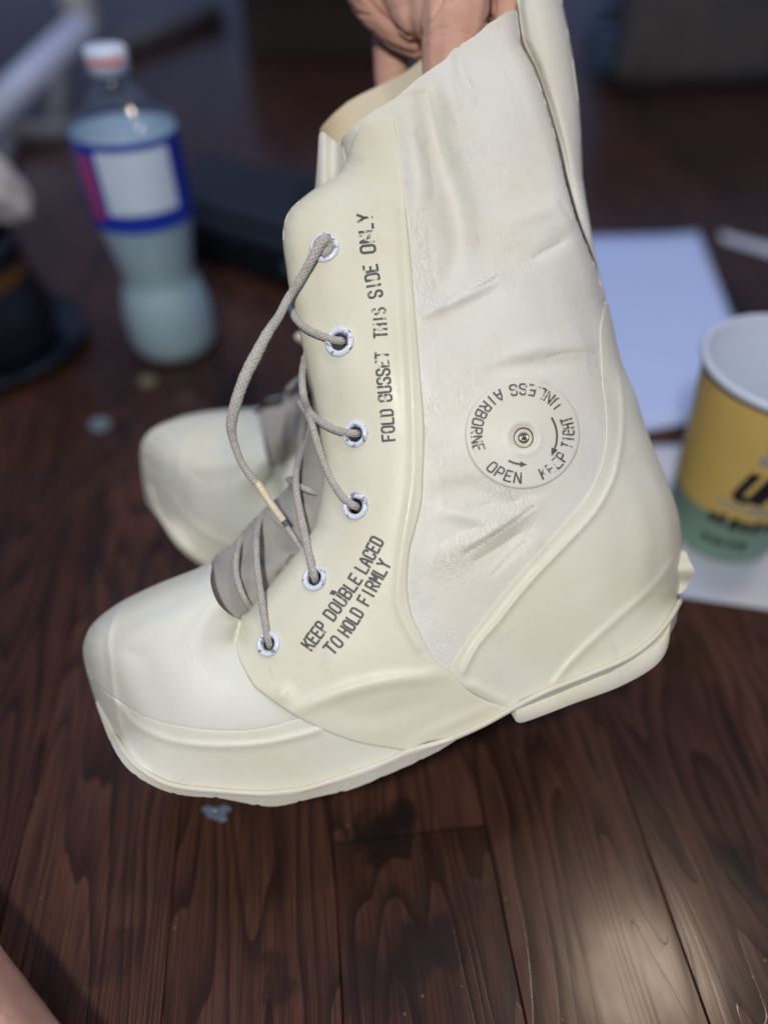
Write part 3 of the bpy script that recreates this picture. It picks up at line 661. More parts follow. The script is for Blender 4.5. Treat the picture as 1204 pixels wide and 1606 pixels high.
# heel block
ht = [(1052,972),(1043,1000),(1019,1022),(980,1044),(930,1064),(880,1085),(840,1101),(806,1114)]
hb = [(1050,1000),(1043,1025),(1021,1050),(968,1079),(902,1103),(850,1123),(818,1134),(809,1132)]
ht = poly_resample(smooth_poly(ht, False, 5), 6, False); hb = poly_resample(smooth_poly(hb, False, 5), 6, False)
n = 46; tt = np.linspace(0, 1, n); ht, hb = rs(ht), rs(hb)
ww = np.maximum(wbase(ht), 0.004)+0.0012; secs = []
for q, dw in ((ht+[0, -9], -.002), (ht+[0, -1], 0.0), (ht*0.06+hb*0.94, 0.0), (hb, -0.0006)): secs.append(at(q[:, 0], q[:, 1], ZM-ww-dw))
prof = secs+[s+FWD*(2*ww)[:, None] for s in secs[::-1]]; m_ = len(prof); vs = np.stack(prof, 1).reshape(-1, 3); fs = []
for i in range(n-1):
    for k in range(m_): fs.append((i*m_+k, (i+1)*m_+k, (i+1)*m_+(k+1) % m_, i*m_+(k+1) % m_))
fs += [tuple(range(m_)), tuple((n-1)*m_+k for k in range(m_))[::-1]]
mobj('heel', vs, fs, M['sole'], boot)
# pull tab at the heel
pt = [(1056,880),(1072,862),(1079,876),(1089,898),(1080,914),(1068,930),(1056,925)]
V, T, B = cdt(smooth_poly(pt, True, 3), 4, rows=(1,)); T = face_cam(T, V)
P, T = slab(at(V[:, 0], V[:, 1], ZM-0.010+0.0025*np.sin(V[:, 1]/8)), T, FWD, 0.018); o = mobj('pull_tab', P, T, M['toe'], boot)

# ---- eyelets, each a rolled washer standing on the facing
def frame_at(px, py, strk=R_face):
    e = 3.0; p = near([(px, py), (px+e, py), (px, py-e)], 0.0011, strk); x = p[1]-p[0]; x /= np.linalg.norm(x); y = p[2]-p[0]
    z = np.cross(x, y); z /= np.linalg.norm(z); y = np.cross(z, x); return p[0], np.stack([x, y, z], 1)
for (x, y, ro, ri) in EYE_PTS:
    c, Fm = frame_at(x, y); s = (ZM-float(wbase([(x, y)])[0]))/F; ro_, ri_ = ro*s, ri*s
    prof = [(ro_, -0.0006), (ro_, 0.0003), (ro_*0.97, 0.0008), (ro_*0.90, 0.00125), (ro_*0.80, 0.00145), (ri_*1.16, 0.0013), (ri_*1.05, 0.0008), (ri_, 0.0), (ri_*0.97, -0.0024), (ri_*1.05, -0.0026)]
    v, f = lathe(prof, 36, False); mobj('eyelet', c+v @ Fm.T, f, M['eyelet'], face)

# ---- laces
def lace(pts, r, name='lace', mat='lace', parent=None, nseg=10):
    """pts: (px,py,off) off above the surface, or ('z' depth) when off>0.2"""
    p = smooth_poly(np.array([q[:2] for q in pts], float), False, 8); o_ = []
    P3 = []
    for q in pts:
        if q[2] > 0.2: z = q[2]
        else: z = ZM-float(wbase([q[:2]])[0])-q[2]
        P3.append(at(q[0], q[1], z))
    P3 = smooth_poly(np.array(P3), False, 8); rr = np.interp(np.linspace(0, 1, len(P3)), np.linspace(0, 1, len(pts)), np.broadcast_to(r, (len(pts),)))
    v, f, uv = tube(P3, rr*(1+np.random.normal(0, 0.035, len(P3))), nseg, flat=0.85); o = mobj(name, v, f, M[mat], parent or boot, uvs=uv)
    return o
lr = 0.0019
lace([(516,398,-.006),(513,384,.001),(506,378,.0040),(490,405,.0048),(470,440,.005),(452,468,.006),(437,497,.0075),(420,522,.325),(402,556,.323),(384,592,.322),(370,632,.323),(363,665,.326),(366,690,.329),(377,722,.331),(392,746,.332),(405,760,.333)], [.0030,.0030,.0030,.0024,.0022,.0022,.0023,.0025,.0028,.0029,.0028,.0025,.0019,.0018,.0018,.0018])
lace_free = lace([(403,757,.3329),(411,769,.3332),(422,786,.3336),(434,803,.334),(444,817,.3345)], .0019, 'aglet', 'aglet')
# knotted pad that fills the top eyelet
c, Fm = frame_at(506, 385); v, f = lathe([(0.0001, 0.0020), (0.0028, 0.0019), (0.0048, 0.0014), (0.0056, 0.0004), (0.0057, -0.002)], 28, False); mobj('lace_knot', c+v @ Fm.T, f, M['lace'], boot, uvs=None)
lace([(456,470,.362),(458,488,.352),(468,505,.005),(485,518,.0035),(505,527,.003),(524,533,.0022),(536,535,.0005),(541,538,-.008)], lr)
lace([(478,560,.358),(474,590,.352),(476,620,.346),(486,646,.005),(505,663,.0035),(528,675,.003),(548,679,.0022),(559,680,0),(566,682,-.008)], lr)
lace([(470,630,.360),(484,652,.352),(492,675,.344),(500,703,.005),(514,741,.003),(534,776,.0028),(550,790,.0025),(559,795,0),(563,800,-.008)], lr)
lace([(488,688,.384),(474,704,.373),(465,740,.357),(465,772,.348),(471,807,.344),(480,849,.006),(487,880,.003),(492,900,.0022),(494,908,0),(496,914,-.008)], [.0018,.0018,.0018,.0019,.002,.002,.002,.002,.002,.002])
lace([(426,800,.386),(413,806,.372),(405,824,.356),(402,846,.346),(403,886,.338),(408,925,.335),(413,960,.005),(418,990,.0028),(421,1005,.0015),(423,1012,-.001),(424,1018,-.008)], lr*0.92)
lace([(394,832,.386),(380,840,.370),(372,866,.356),(370,896,.349),(376,922,.346),(386,944,.3465),(398,962,.353),(412,985,.358)], .0017)
lace([(441,812,.350),(452,830,.347),(464,848,.345),(482,876,.345)], .0015)

lace([(462,752,.386),(452,752,.375),(461,758,.360),(482,768,.3515),(504,776,.3545),(520,782,.358)], .0016)
lace([(428,800,.386),(416,801,.375),(427,809,.361),(447,827,.3525),(466,848,.3535),(482,864,.358)], .0016)
# ---- valve
vc = (819, 680)
out = [(vc[0]+90*math.cos(2*math.pi*i/64), vc[1]+87*math.sin(2*math.pi*i/64)) for i in range(64)]
V, T, B = cdt(out, 5, holes=[(821, 686, 15)]); T = face_cam(T, V); d = dist_to(V, B); t = np.clip(d/3.5, 0, 1)
rr = np.hypot(V[:, 0]-821, V[:, 1]-686)
valve_h = lambda P, rr: 0.0010+0.0010*np.exp(-(rr/45)**2)-0.0012*np.exp(-((rr-16)/5.5)**2)+0.0006*np.exp(-((rr-25)/3.0)**2)
sw = lambda P: relief(P, shaft_strokes)*0.5
P = at(V[:, 0], V[:, 1], ZM-(wbase(V)+sw(V)+(valve_h(V, rr))*np.sqrt(1-(1-t)**2)-0.0002))
valve = mobj('valve_disc', P, T, M['disc'], boot)
c, Fm = frame_at(821, 686, ()); c = c-Fm[:, 2]*0.0012
v, f = lathe([(0.0048, 0.0012), (0.0044, 0.0012), (0.0040, -0.0040), (0.0001, -0.0042)], 30, False); mobj('valve_socket', c+v @ Fm.T, f, M['brass'], valve)
v, f = lathe([(0.0024, -0.004), (0.0026, 0.0004), (0.0022, 0.0010), (0.0015, 0.0012), (0.0013, 0.0006), (0.0011, 0.0008), (0.0007, 0.0015), (0.0001, 0.0017)], 24, False); mobj('valve_pin', c+v @ Fm.T+Fm[:, 2]*0.0006, f, M['steel'], valve)

# ---- stencilled lettering: stroke alphabet in a 1 x 1.6 cell
ALPH = {
 'A': [[(0,0),(.15,1.1),(.5,1.6),(.85,1.1),(1,0)],[(.12,.6),(.88,.6)]], 'B': [[(0,0),(0,1.6)],[(.15,1.6),(.8,1.6),(1,1.4),(1,1.0),(.8,.82),(.15,.82)],[(.8,.82),(1,.6),(1,.2),(.8,0),(.15,0)]],
 'C': [[(1,1.2),(1,1.4),(.8,1.6),(.2,1.6),(0,1.4),(0,.2),(.2,0),(.8,0),(1,.2),(1,.4)]], 'D': [[(0,0),(0,1.6)],[(.18,1.6),(.75,1.6),(1,1.35),(1,.25),(.75,0),(.18,0)]],
 'E': [[(0,0),(0,1.6)],[(.16,1.6),(1,1.6)],[(.16,.82),(.75,.82)],[(.16,0),(1,0)]], 'F': [[(0,0),(0,1.6)],[(.16,1.6),(1,1.6)],[(.16,.82),(.75,.82)]],
 'G': [[(1,1.2),(1,1.4),(.8,1.6),(.2,1.6),(0,1.4),(0,.2),(.2,0),(.8,0),(1,.2),(1,.78)],[(1,.78),(.5,.78)]], 'H': [[(0,0),(0,1.6)],[(1,0),(1,1.6)],[(.15,.82),(.85,.82)]],
 'I': [[(.5,0),(.5,1.6)]], 'K': [[(0,0),(0,1.6)],[(1,1.6),(.18,.75)],[(.4,.95),(1,0)]], 'L': [[(0,1.6),(0,0)],[(.16,0),(1,0)]],
 'M': [[(0,0),(0,1.6)],[(.08,1.5),(.5,.6),(.92,1.5)],[(1,0),(1,1.6)]], 'N': [[(0,0),(0,1.6)],[(.1,1.5),(.9,.1)],[(1,0),(1,1.6)]],
 'O': [[(.42,1.6),(.2,1.6),(0,1.35),(0,.25),(.2,0),(.42,0)],[(.58,1.6),(.8,1.6),(1,1.35),(1,.25),(.8,0),(.58,0)]], 'P': [[(0,0),(0,1.6)],[(.16,1.6),(.8,1.6),(1,1.4),(1,.9),(.8,.7),(.16,.7)]],
 'R': [[(0,0),(0,1.6)],[(.16,1.6),(.8,1.6),(1,1.4),(1,1.0),(.8,.8),(.16,.8)],[(.5,.75),(1,0)]], 'S': [[(1,1.25),(1,1.4),(.8,1.6),(.2,1.6),(0,1.4),(0,1.05),(.2,.85),(.8,.72),(1,.52),(1,.2),(.8,0),(.2,0),(0,.2),(0,.38)]],
 'T': [[(.5,0),(.5,1.45)],[(0,1.6),(1,1.6)]], 'U': [[(0,1.6),(0,.22),(.2,0),(.8,0),(1,.22),(1,1.6)]], 'Y': [[(0,1.6),(.5,.85),(1,1.6)],[(.5,.75),(.5,0)]], '2': [[(0,1.2),(.2,1.6),(.8,1.6),(1,1.3),(0,0),(1,0)]]}
def stroke_quads(poly, w):
    """2-D ribbon round a polyline, small pieces"""
    p = poly_resample(np.array(poly, float), 0.12, False); d = np.gradient(p, axis=0); d /= np.linalg.norm(d, axis=1)[:, None]+1e-9
    n = np.stack([-d[:, 1], d[:, 0]], -1); d0 = p.copy(); d0[0] -= d[0]*w*0.35; d0[-1] += d[-1]*w*0.35
    return d0+n*w/2, d0-n*w/2
class Print:
    def __init__(s): s.v = []; s.f = []
    def ribbon(s, A, B):
        b = len(s.v)
        for x, y in zip(A, B): s.v += [x, y]
        for i in range(len(A)-1): s.f.append((b+2*i, b+2*i+1, b+2*i+3, b+2*i+2))
def word(pr, txt, place, length, cap, w=0.20, slot=None):
    """place(s, t): baseline distance s and height t (px) -> px point"""
    n = len(txt); adv = length/n; gw = adv*0.66
    for i, ch in enumerate(txt):
        x0 = i*adv+(adv-gw)/2
        for pl in ALPH[ch]:
            sc = cap/1.6
            poly = [(x0+gw*a, sc*b) for a, b in pl]
            A, B = stroke_quads(np.array(poly)/sc, w)
            pr.ribbon([place(x*sc, y*sc) for x, y in A], [place(x*sc, y*sc) for x, y in B])
def along(path):
    q = poly_resample(smooth_poly(path, False, 8), 1.0, False); s = np.concatenate([[0], np.cumsum(np.linalg.norm(np.diff(q, axis=0), axis=1))])
    def at_s(x): return np.array([np.interp(x, s, q[:, 0]), np.interp(x, s, q[:, 1])])
    def near_s(p): return s[np.argmin(((q-np.array(p))**2).sum(1))]
    def place(x, y):
        p = at_s(x); t = at_s(x+4)-at_s(x-4); t /= np.linalg.norm(t); return p+np.array([t[1], -t[0]])*y
    return place, near_s
def emit(pr, name, mat, parent, strk, off, base=None):
    V = np.array(pr.v); z = ZM-(wbase(V)+relief(V, strk)+off) if base is None else base(V)
    f = []
    for q in pr.f:
        a, b, c = V[q[0]], V[q[1]], V[q[2]]; cr = (b[0]-a[0])*(c[1]-a[1])-(b[1]-a[1])*(c[0]-a[0]); f.append(q if cr < 0 else q[::-1])
    return mobj(name, at(V[:, 0], V[:, 1], z), f, M[mat], parent, smooth=True)
place, ns = along([(621,710),(619,692),(615,640),(611,590),(608,548),(604,490),(597,450),(590,410),(586,370),(582,332),(581,320)])
for txt, p0, p1, cap in (('FOLD', (619,692), (615,640), 19), ('GUSSET', (613,630), (608,549), 20), ('THIS', (606,530), (602,481), 20), ('SIDE', (600,466), (591,413), 21), ('ONLY', (589,398), (582,332), 22)):
    pr = Print(); s0, s1 = ns(p0), ns(p1); word(pr, txt, lambda x, y, s0=s0: place(s0+x, y), s1-s0, cap, 0.30); emit(pr, 'lettering', 'ink' if txt in ('FOLD', 'GUSSET') else 'ink_faded', face, R_face, 0.00118)
place, ns = along([(475,1040),(488,1021),(515,985),(545,943),(572,903),(604,845),(610,833)])
for txt, p0, p1 in (('KEEP', (487,1022), (516,984)), ('DOUBLE', (521,975), (569,908)), ('LACED', (573,902), (603,848))):
    pr = Print(); s0, s1 = ns(p0), ns(p1); word(pr, txt, lambda x, y, s0=s0: place(s0+x, y), s1-s0, 20, 0.30); emit(pr, 'lettering', 'ink', face, R_face, 0.00118)
place, ns = along([(510,1046),(523,1027),(546,1000),(577,951),(614,883),(620,870)])
for txt, p0, p1 in (('TO', (521,1029), (539,1006)), ('HOLD', (545,1001), (573,962)), ('FIRMLY', (577,952), (614,884))):
    pr = Print(); s0, s1 = ns(p0), ns(p1); word(pr, txt, lambda x, y, s0=s0: place(s0+x, y), s1-s0, 20, 0.30); emit(pr, 'lettering', 'ink_dark', face, R_face, 0.00118)
def ring_place(r0, a0):
    def place(x, y):
        an = a0+x/(r0-8); r = r0-y; return np.array([vc[0]+r*math.cos(an)*1.02, vc[1]-r*math.sin(an)*0.985])
    return place
def vz(V):
    rr = np.hypot(V[:, 0]-821, V[:, 1]-686); return ZM-(wbase(V)+sw(V)+valve_h(V, rr)+0.00016)
for txt, a0, a1, mt in (('OPEN', 223, 270, 'ink_dark'), ('KEEP', 292, 334, 'ink_faded'), ('TIGHT', 341, 382, 'ink_faded'), ('UNLESS', 37, 107, 'ink'), ('AIRBORNE', 115, 204, 'ink')):
    pr = Print(); word(pr, txt, ring_place(79, R(a0)), R(a1-a0)*71, 16.5, 0.27); emit(pr, 'lettering', mt, valve, (), 0, vz)
def arrow(a0, a1, r, head):
    pr = Print(); an = np.linspace(R(a0), R(a1), 24); c, s_ = np.cos(an), np.sin(an)
    pr.ribbon([np.array([vc[0]+(r+1.6)*x, vc[1]+4-(r+1.6)*y]) for x, y in zip(c, s_)], [np.array([vc[0]+(r-1.6)*x, vc[1]+4-(r-1.6)*y]) for x, y in zip(c, s_)])
    tip = np.array([vc[0]+r*c[-1], vc[1]+4-r*s_[-1]]); t = tip-np.array([vc[0]+r*c[-3], vc[1]+4-r*s_[-3]]); t /= np.linalg.norm(t); nn = np.array([-t[1], t[0]])
    pr.ribbon([tip+nn*head*0.42-t*head*0.2, tip+t*head*0.8], [tip-nn*head*0.42-t*head*0.2, tip+t*head*0.8+nn*0.3])
    emit(pr, 'arrow', 'ink_dark', valve, (), 0, vz)
arrow(33, -24, 54, 13); arrow(240, 268, 44, 11)
pr = Print(); pr.ribbon([(520,925),(527,927)], [(518,929),(529,931)]); pr.ribbon([(516,931),(524,934)], [(519,928),(527,929)]); emit(pr, 'ink_mark', 'ink_dark', face, R_face, 0.00118)

# ================================================================== SECOND BOOT: a copy standing on the floor behind
def slouch(me):          # the shaft of the standing boot has folded down on itself
    m = me.copy(); v = np.empty(len(m.vertices)*3); m.vertices.foreach_get('co', v); v = v.reshape(-1, 3)
    z = v[:, 2]; hi = np.maximum(0, z-0.165); v[:, 2] = np.minimum(z, 0.165)+0.30*hi; v[:, 0] -= 0.62*hi
    v[:, 1] *= 1-0.25*np.clip(hi/0.1, 0, 1)
    m.vertices.foreach_set('co', v.ravel()); m.update(); return m
def copy_boot(loc, heading, label, skip, tilt=0.0, scale=1.0):
    r = boot.copy(); COL.objects.link(r)
    x = np.array([math.cos(heading), math.sin(heading), 0]); y = np.cross([0, 0, 1.0], x); z = np.array([0, 0, math.cos(tilt)])+y*math.sin(tilt); y = np.cross(z, x)
    m4 = np.eye(4); m4[:3, :3] = np.stack([x, y, z], 1)*scale; m4[:3, 3] = loc; r.matrix_world = Matrix(m4.tolist()); r['label'] = label
    for ch in boot.children:
        if ch.name.split('.')[0] in skip: continue
        c = ch.copy(); COL.objects.link(c); c.parent = r; c.data = slouch(ch.data)
        for gch in ch.children:
            if gch.name.split('.')[0] in skip: continue
            d = gch.copy(); COL.objects.link(d); d.parent = c; d.data = slouch(gch.data)
    return r
TILT = R(17)
BOOT2 = dict(toe=(278, 938), heading=R(10))
minz = min((v.co.z for v in sole.data.vertices)); minz = min(minz, min(v.co.z for o in boot.children if o.name == 'heel' for v in o.data.vertices))
minz = min(v.co.z*math.cos(TILT)-v.co.y*math.sin(TILT) for o in boot.children if o.name in ('sole', 'heel') for v in o.data.vertices)
toex = min(v.co.x for v in sole.data.vertices)
tp_ = floorpt(*BOOT2['toe'])
hd = BOOT2['heading']; loc2 = tp_+np.array([math.cos(hd), math.sin(hd), 0])*(-toex*0.94)+np.array([0, 0, -minz*0.94+0.0005])
boot2 = copy_boot(loc2, hd, 'second white rubber boot standing on the floor behind, mostly hidden, its toe showing at left', ('lettering', 'arrow', 'ink_mark', 'valve_disc', 'aglet', 'lace_knot'), tilt=TILT, scale=0.94)

# ================================================================== PERSON: hand holding the boot, and a bare leg
def skin_mat():
    m, nt, b = newmat('skin'); tc = N(nt, 'ShaderNodeTexCoord')
    n = N(nt, 'ShaderNodeTexNoise', Scale=35.0, Detail=6.0); lk(nt, tc.outputs['Object'], n.inputs['Vector'])
    rs1 = ramp(nt, n.outputs[0], [(0.35, g(0)), (0.65, g(1))]); c = mix(nt, rs1.outputs[0], (0.47, 0.25, 0.175), (0.63, 0.385, 0.285))
    n9 = N(nt, 'ShaderNodeTexNoise', Scale=90.0, Detail=5.0); lk(nt, tc.outputs['Object'], n9.inputs['Vector']); r9 = ramp(nt, n9.outputs[0], [(0.5, g(0)), (0.7, g(0.35))]); c = mix(nt, r9.outputs[0], c, (0.56, 0.24, 0.19))
    n2 = N(nt, 'ShaderNodeTexNoise', Scale=700.0, Detail=2.0); lk(nt, tc.outputs['Object'], n2.inputs['Vector'])
    r2 = ramp(nt, n2.outputs[0], [(0.3, g(0.0)), (0.55, g(0.25))]); c = mix(nt, r2.outputs[0], c, (0.56, 0.34, 0.26))
    lk(nt, c, b.inputs['Base Color']); b.inputs['Roughness'].default_value = 0.5; b.inputs['Specular IOR Level'].default_value = 0.35
    b.inputs['Subsurface Weight'].default_value = 0.12; b.inputs['Subsurface Radius'].default_value = (0.006, 0.002, 0.001); b.inputs['Subsurface Scale'].default_value = 0.6
    vo = N(nt, 'ShaderNodeTexVoronoi', Scale=620.0); vo.feature = 'DISTANCE_TO_EDGE'; lk(nt, tc.outputs['Object'], vo.inputs['Vector'])
    bp = N(nt, 'ShaderNodeBump', Strength=0.4, Distance=0.0005); lk(nt, vo.outputs[0], bp.inputs['Height']); lk(nt, bp.outputs[0], b.inputs['Normal'])
    return m
M['skin'] = skin_mat(); M['hair'] = plain('body_hair', (0.045, 0.03, 0.022), 0.6)
hand_loc = at(700, -120, 0.40)
person = thing('person', 'bare hand gripping the boot top, and bare leg in the bottom left corner', 'person', hand_loc)
def blob(chains, voxel, smooth_it, name, parent, mat, post=None):
    bm = bmesh.new()
    for ch in chains:
        pts = [(np.array(p, float), r) for p, r in ch]
        dense = []
        for (p, r), (q, s) in zip(pts[:-1], pts[1:]):
            k = max(2, int(np.linalg.norm(q-p)/(min(r, s)*0.16)))
            for i in range(k): dense.append((p+(q-p)*i/k, r+(s-r)*i/k))
        dense.append(pts[-1])
        for p, r in dense: bmesh.ops.create_icosphere(bm, subdivisions=2, radius=r, matrix=Matrix.Translation(Vector(p)))
    me = bpy.data.meshes.new(name); bm.to_mesh(me); bm.free()
    o = bpy.data.objects.new(name, me); COL.objects.link(o)
    m = o.modifiers.new('r', 'REMESH'); m.mode = 'VOXEL'; m.voxel_size = voxel
    s = o.modifiers.new('s', 'SMOOTH'); s.iterations = smooth_it; s.factor = 0.5
    dg = bpy.context.evaluated_depsgraph_get(); me2 = bpy.data.meshes.new_from_object(o.evaluated_get(dg))
    v = np.empty(len(me2.vertices)*3); me2.vertices.foreach_get('co', v); v = v.reshape(-1, 3)
    nn = np.empty(len(me2.vertices)*3); me2.vertices.foreach_get('normal', nn); nn = nn.reshape(-1, 3)
    fs = [tuple(p.vertices) for p in me2.polygons]; bpy.data.objects.remove(o)
    if post is not None: v = post(v, nn)
    return mobj(name, v, fs, mat, parent)
def to_px(v):
    d = v-EYE; z = d @ FWD; return np.stack([CX+F*(d @ RIGHT)/z, CY-F*(d @ UP)/z], -1), z
def A3(x, y, z): return at(x, y, z)
px = lambda r, z: r*z/F
hand_chains = [
    # thumb: from the palm down into the boot, pad inside the near panel
    [(A3(690,-150,.400), px(70,.40)), (A3(706,-60,.388), px(66,.388)), (A3(714,20,.374), px(58,.374)), (A3(708,90,.371), px(50,.371)), (A3(700,165,.372), px(38,.372))],
    [(A3(615,-110,.395), px(60,.395)), (A3(638,-25,.386), px(48,.386)), (A3(648,24,.385), px(34,.385))],
    [(A3(662,-110,.385), px(52,.385)), (A3(672,-20,.378), px(46,.378)), (A3(676,30,.378), px(32,.378))],
    # index finger curled at the left, band across
    [(A3(560,-150,.42), px(44,.42)), (A3(560,-50,.405), px(38,.405)), (A3(588,8,.398), px(33,.40)), (A3(625,45,.398), px(30,.40)), (A3(668,70,.400), px(26,.40))],
    # fingers outside the far panel
    [(A3(610,-120,.44), px(40,.44)), (A3(612,-30,.428), px(34,.43)), (A3(613,50,.424), px(31,.424)), (A3(614,112,.424), px(29,.424)), (A3(616,170,.424), px(24,.424))],
    [(A3(690,-110,.45), px(36,.45)), (A3(690,0,.437), px(32,.437)), (A3(690,100,.434), px(28,.434)), (A3(690,170,.434), px(22,.434))],
    [(A3(765,-100,.45), px(34,.45)), (A3(760,0,.437), px(30,.437)), (A3(757,100,.434), px(26,.434)), (A3(755,160,.434), px(20,.434))],
    [(A3(815,-120,.43), px(36,.43)), (A3(802,-40,.402), px(34,.402)), (A3(796,5,.394), px(31,.394)), (A3(792,60,.392), px(24,.392))],
    # palm and wrist
    [(A3(570,-150,.425), px(60,.42)), (A3(700,-170,.43), px(80,.43)), (A3(820,-140,.435), px(50,.43))],
    [(A3(700,-170,.43), px(85,.43)), (A3(690,-330,.42), px(78,.42)), (A3(660,-520,.40), px(78,.40)), (A3(560,-900,.37), px(100,.37))],
]
creases = [([(566,-12),(578,0),(588,14),(613,37),(633,55),(653,65)], 3.2, 0.0022), ([(653,65),(664,45),(678,25),(689,8),(695,-8)], 3.0, 0.0013), ([(657,62),(658,85),(658,125)], 3.0, 0.002),
           ([(550,12),(557,20),(576,25),(593,25)], 2.6, 0.0012), ([(584,52),(596,64),(613,73),(639,83),(656,85)], 3.0, 0.0016), ([(770,-10),(773,0),(772,20),(765,36)], 3.4, 0.0025), ([(643,58),(640,42),(641,30)], 2.2, 0.0007), ([(664,60),(680,48),(700,42)], 2.4, 0.0009), ([(690,60),(712,50),(735,52)], 2.2, .0005), ([(700,8),(720,-2),(745,0)], 2.4, .0007), ([(610,20),(624,10),(640,8)], 2.2, .0007), ([(600,30),(612,26)], 2.0, .0006), ([(596,100),(610,96),(624,99)], 2.2, .0008), ([(560,30),(570,36)], 2, .0005), ([(560,4),(575,12)], 2.5, .0006)]
def crease_post(v, nn):
    P, z = to_px(v); f = (nn @ FWD) < 0.25; sh = np.zeros(len(v))
    for q, s, a_ in creases:
        d = dist_to(P, poly_resample(smooth_poly(q, False, 6), 2, False)); sh += a_*np.exp(-(d/s)**2)
    return v-nn*(sh*f)[:, None]
hand = blob(hand_chains, 0.0011, 6, 'hand', person, M['skin'], crease_post)
# leg in the lower left corner
leg_chain = [[(A3(cx_, cy_, z_), 176*z_/F) for cx_, cy_, z_ in ((-1500,500,.62), (-487,1194,.40), (-307,1434,.335), (-129,1676,.292), (53,1914,.265), (294,2247,.245))]]
leg = blob(leg_chain, 0.0035, 6, 'leg', person, M['skin'])
hv, hf = [], []
rh = random.Random(5)
lv = np.array([tuple(x.co) for x in leg.data.vertices])+hand_loc; ln = np.array([tuple(x.normal) for x in leg.data.vertices])
LP, _z = to_px(lv); cand = [i for i in range(len(lv)) if -30 < LP[i, 0] < 130 and 1440 < LP[i, 1] < 1640 and ln[i] @ FWD < -0.02]
for i in rh.sample(cand, min(len(cand), 70)):
    p = lv[i]; n_ = ln[i]; t = UP*rh.uniform(-1, .2)+RIGHT*rh.uniform(-1, 1); t = t-n_*(t @ n_); t /= np.linalg.norm(t)+1e-9; t2 = np.cross(n_, t)
    L = rh.uniform(.003, .008); cv = rh.uniform(-.5, .5)
    path = [p+t*L*s+t2*L*cv*s*s+n_*(0.0004+0.0012*math.sin(s*3.0)*rh.uniform(.2, 1)) for s in np.linspace(0, 1, 6)]
    a_, b2, _u = tube(path, np.linspace(.00007, .00003, 6), 4); k = len(hv); hv += list(a_); hf += [tuple(j+k for j in q) for q in b2]
if hv:
    o = mobj('leg_hair', hv, hf, M['hair'], leg); o['kind'] = 'stuff'

# ================================================================== THINGS ON THE FLOOR
def lathe_at(name, prof, mat, parent, base, n=48, cap=True):
    v, f = lathe(prof, n, cap); return mobj(name, v+np.asarray(base), f, mat, parent)
# --- soda bottle
bb = floorpt(276, 540); D = float(np.hypot(bb[0], bb[1]))
bottle = thing('plastic_bottle', 'clear plastic soda bottle of pale liquid with blue and white label', 'bottle', bb)
def hgt(px_, py_):       # height on the bottle's axis seen at this picture row
    r = ray(px_, py_); d = r[0]*RIGHT+r[1]*UP+FWD; s = bb[1]/d[1]; return float(CH+d[2]*s)
def rad(w, z): 
    p = bb+np.array([0, 0, z]); return 0.5*w*float((p-EYE) @ FWD)/F
Hs = {k: hgt(*k) for k in ((276,540),(262,480),(250,430),(240,390),(225,338),(204,200),(180,160),(168,125),(160,72))}
zb = [Hs[k] for k in sorted(Hs, key=lambda k: -k[1])]
z0, zbul, zw1, zw2, zl0, zl1, zn0, zn1, zt = zb
def glassy(name, col, tr, rough, ior=1.3, alpha=1.0):
    m, nt, b = newmat(name); b.inputs['Base Color'].default_value = tuple(col)+(1,); b.inputs['Transmission Weight'].default_value = tr; b.inputs['Roughness'].default_value = rough; b.inputs['IOR'].default_value = ior; b.inputs['Alpha'].default_value = alpha
    return m
def pet_mat():
    m, nt, b = newmat('clear_plastic'); nt.nodes.remove(b); out = nt.nodes['Material Output']
    tr = N(nt, 'ShaderNodeBsdfTransparent'); tr.inputs[0].default_value = (0.90, 0.94, 0.97, 1); gl = N(nt, 'ShaderNodeBsdfGlossy'); gl.inputs['Roughness'].default_value = 0.12
    lf = N(nt, 'ShaderNodeLayerWeight'); lf.inputs['Blend'].default_value = 0.25; lw = N(nt, 'ShaderNodeMath', operation='MULTIPLY_ADD'); lk(nt, lf.outputs['Facing'], lw.inputs[0]); lw.inputs[1].default_value = 0.30; lw.inputs[2].default_value = 0.04; mx = N(nt, 'ShaderNodeMixShader'); lk(nt, lw.outputs[0], mx.inputs[0]); lk(nt, tr.outputs[0], mx.inputs[1]); lk(nt, gl.outputs[0], mx.inputs[2]); lk(nt, mx.outputs[0], out.inputs[0]); return m
M['pet'] = pet_mat()
M['liquid'] = plain('cloudy_liquid', (0.56, 0.70, 0.72), 0.6, var=.08)
lb = M['liquid'].node_tree.nodes['Principled BSDF']; lb.inputs['Subsurface Weight'].default_value = 1.0; lb.inputs['Subsurface Radius'].default_value = (.02, .025, .03); lb.inputs['Subsurface Scale'].default_value = 1.0
r_b = rad(132, 0.02); r_w = rad(110, zw1); r_l = rad(150, zl0); r_t = rad(164, zl1)
prof_low = [(r_b*0.55, 0.004), (r_b*0.78, 0.0), (r_b*0.92, 0.004), (r_b, 0.018), (r_b*1.0, zbul), ((r_b+r_w)/2, (zbul+zw1)/2+.004), (r_w, zw1), ((r_w*0.6+r_l*0.4), zw2), (r_l*0.99, zl0)]
sp = smooth_poly([(a_, b2) for a_, b2 in prof_low], False, 5)
lathe_at('liquid', [(max(0.0005, a_-0.0008), b2+0.0006) for a_, b2 in sp]+[(r_l*0.97, zl0+(zl1-zl0)*0.12), (0.001, zl0+(zl1-zl0)*0.12)], M['liquid'], bottle, bb)
up = smooth_poly([(r_l, zl0), (r_t, zl1), (r_t*0.93, zl1+(zn0-zl1)*0.35), (r_t*0.62, zn0), (rad(62, zn1)*0.9, zn1), (rad(62, zn1)*0.86, zn1+.012)], False, 5)
o = lathe_at('body', list(map(tuple, np.vstack([sp, up[1:]]))), M['pet'], bottle, bb, cap=False)
cap_r = rad(66, zt)
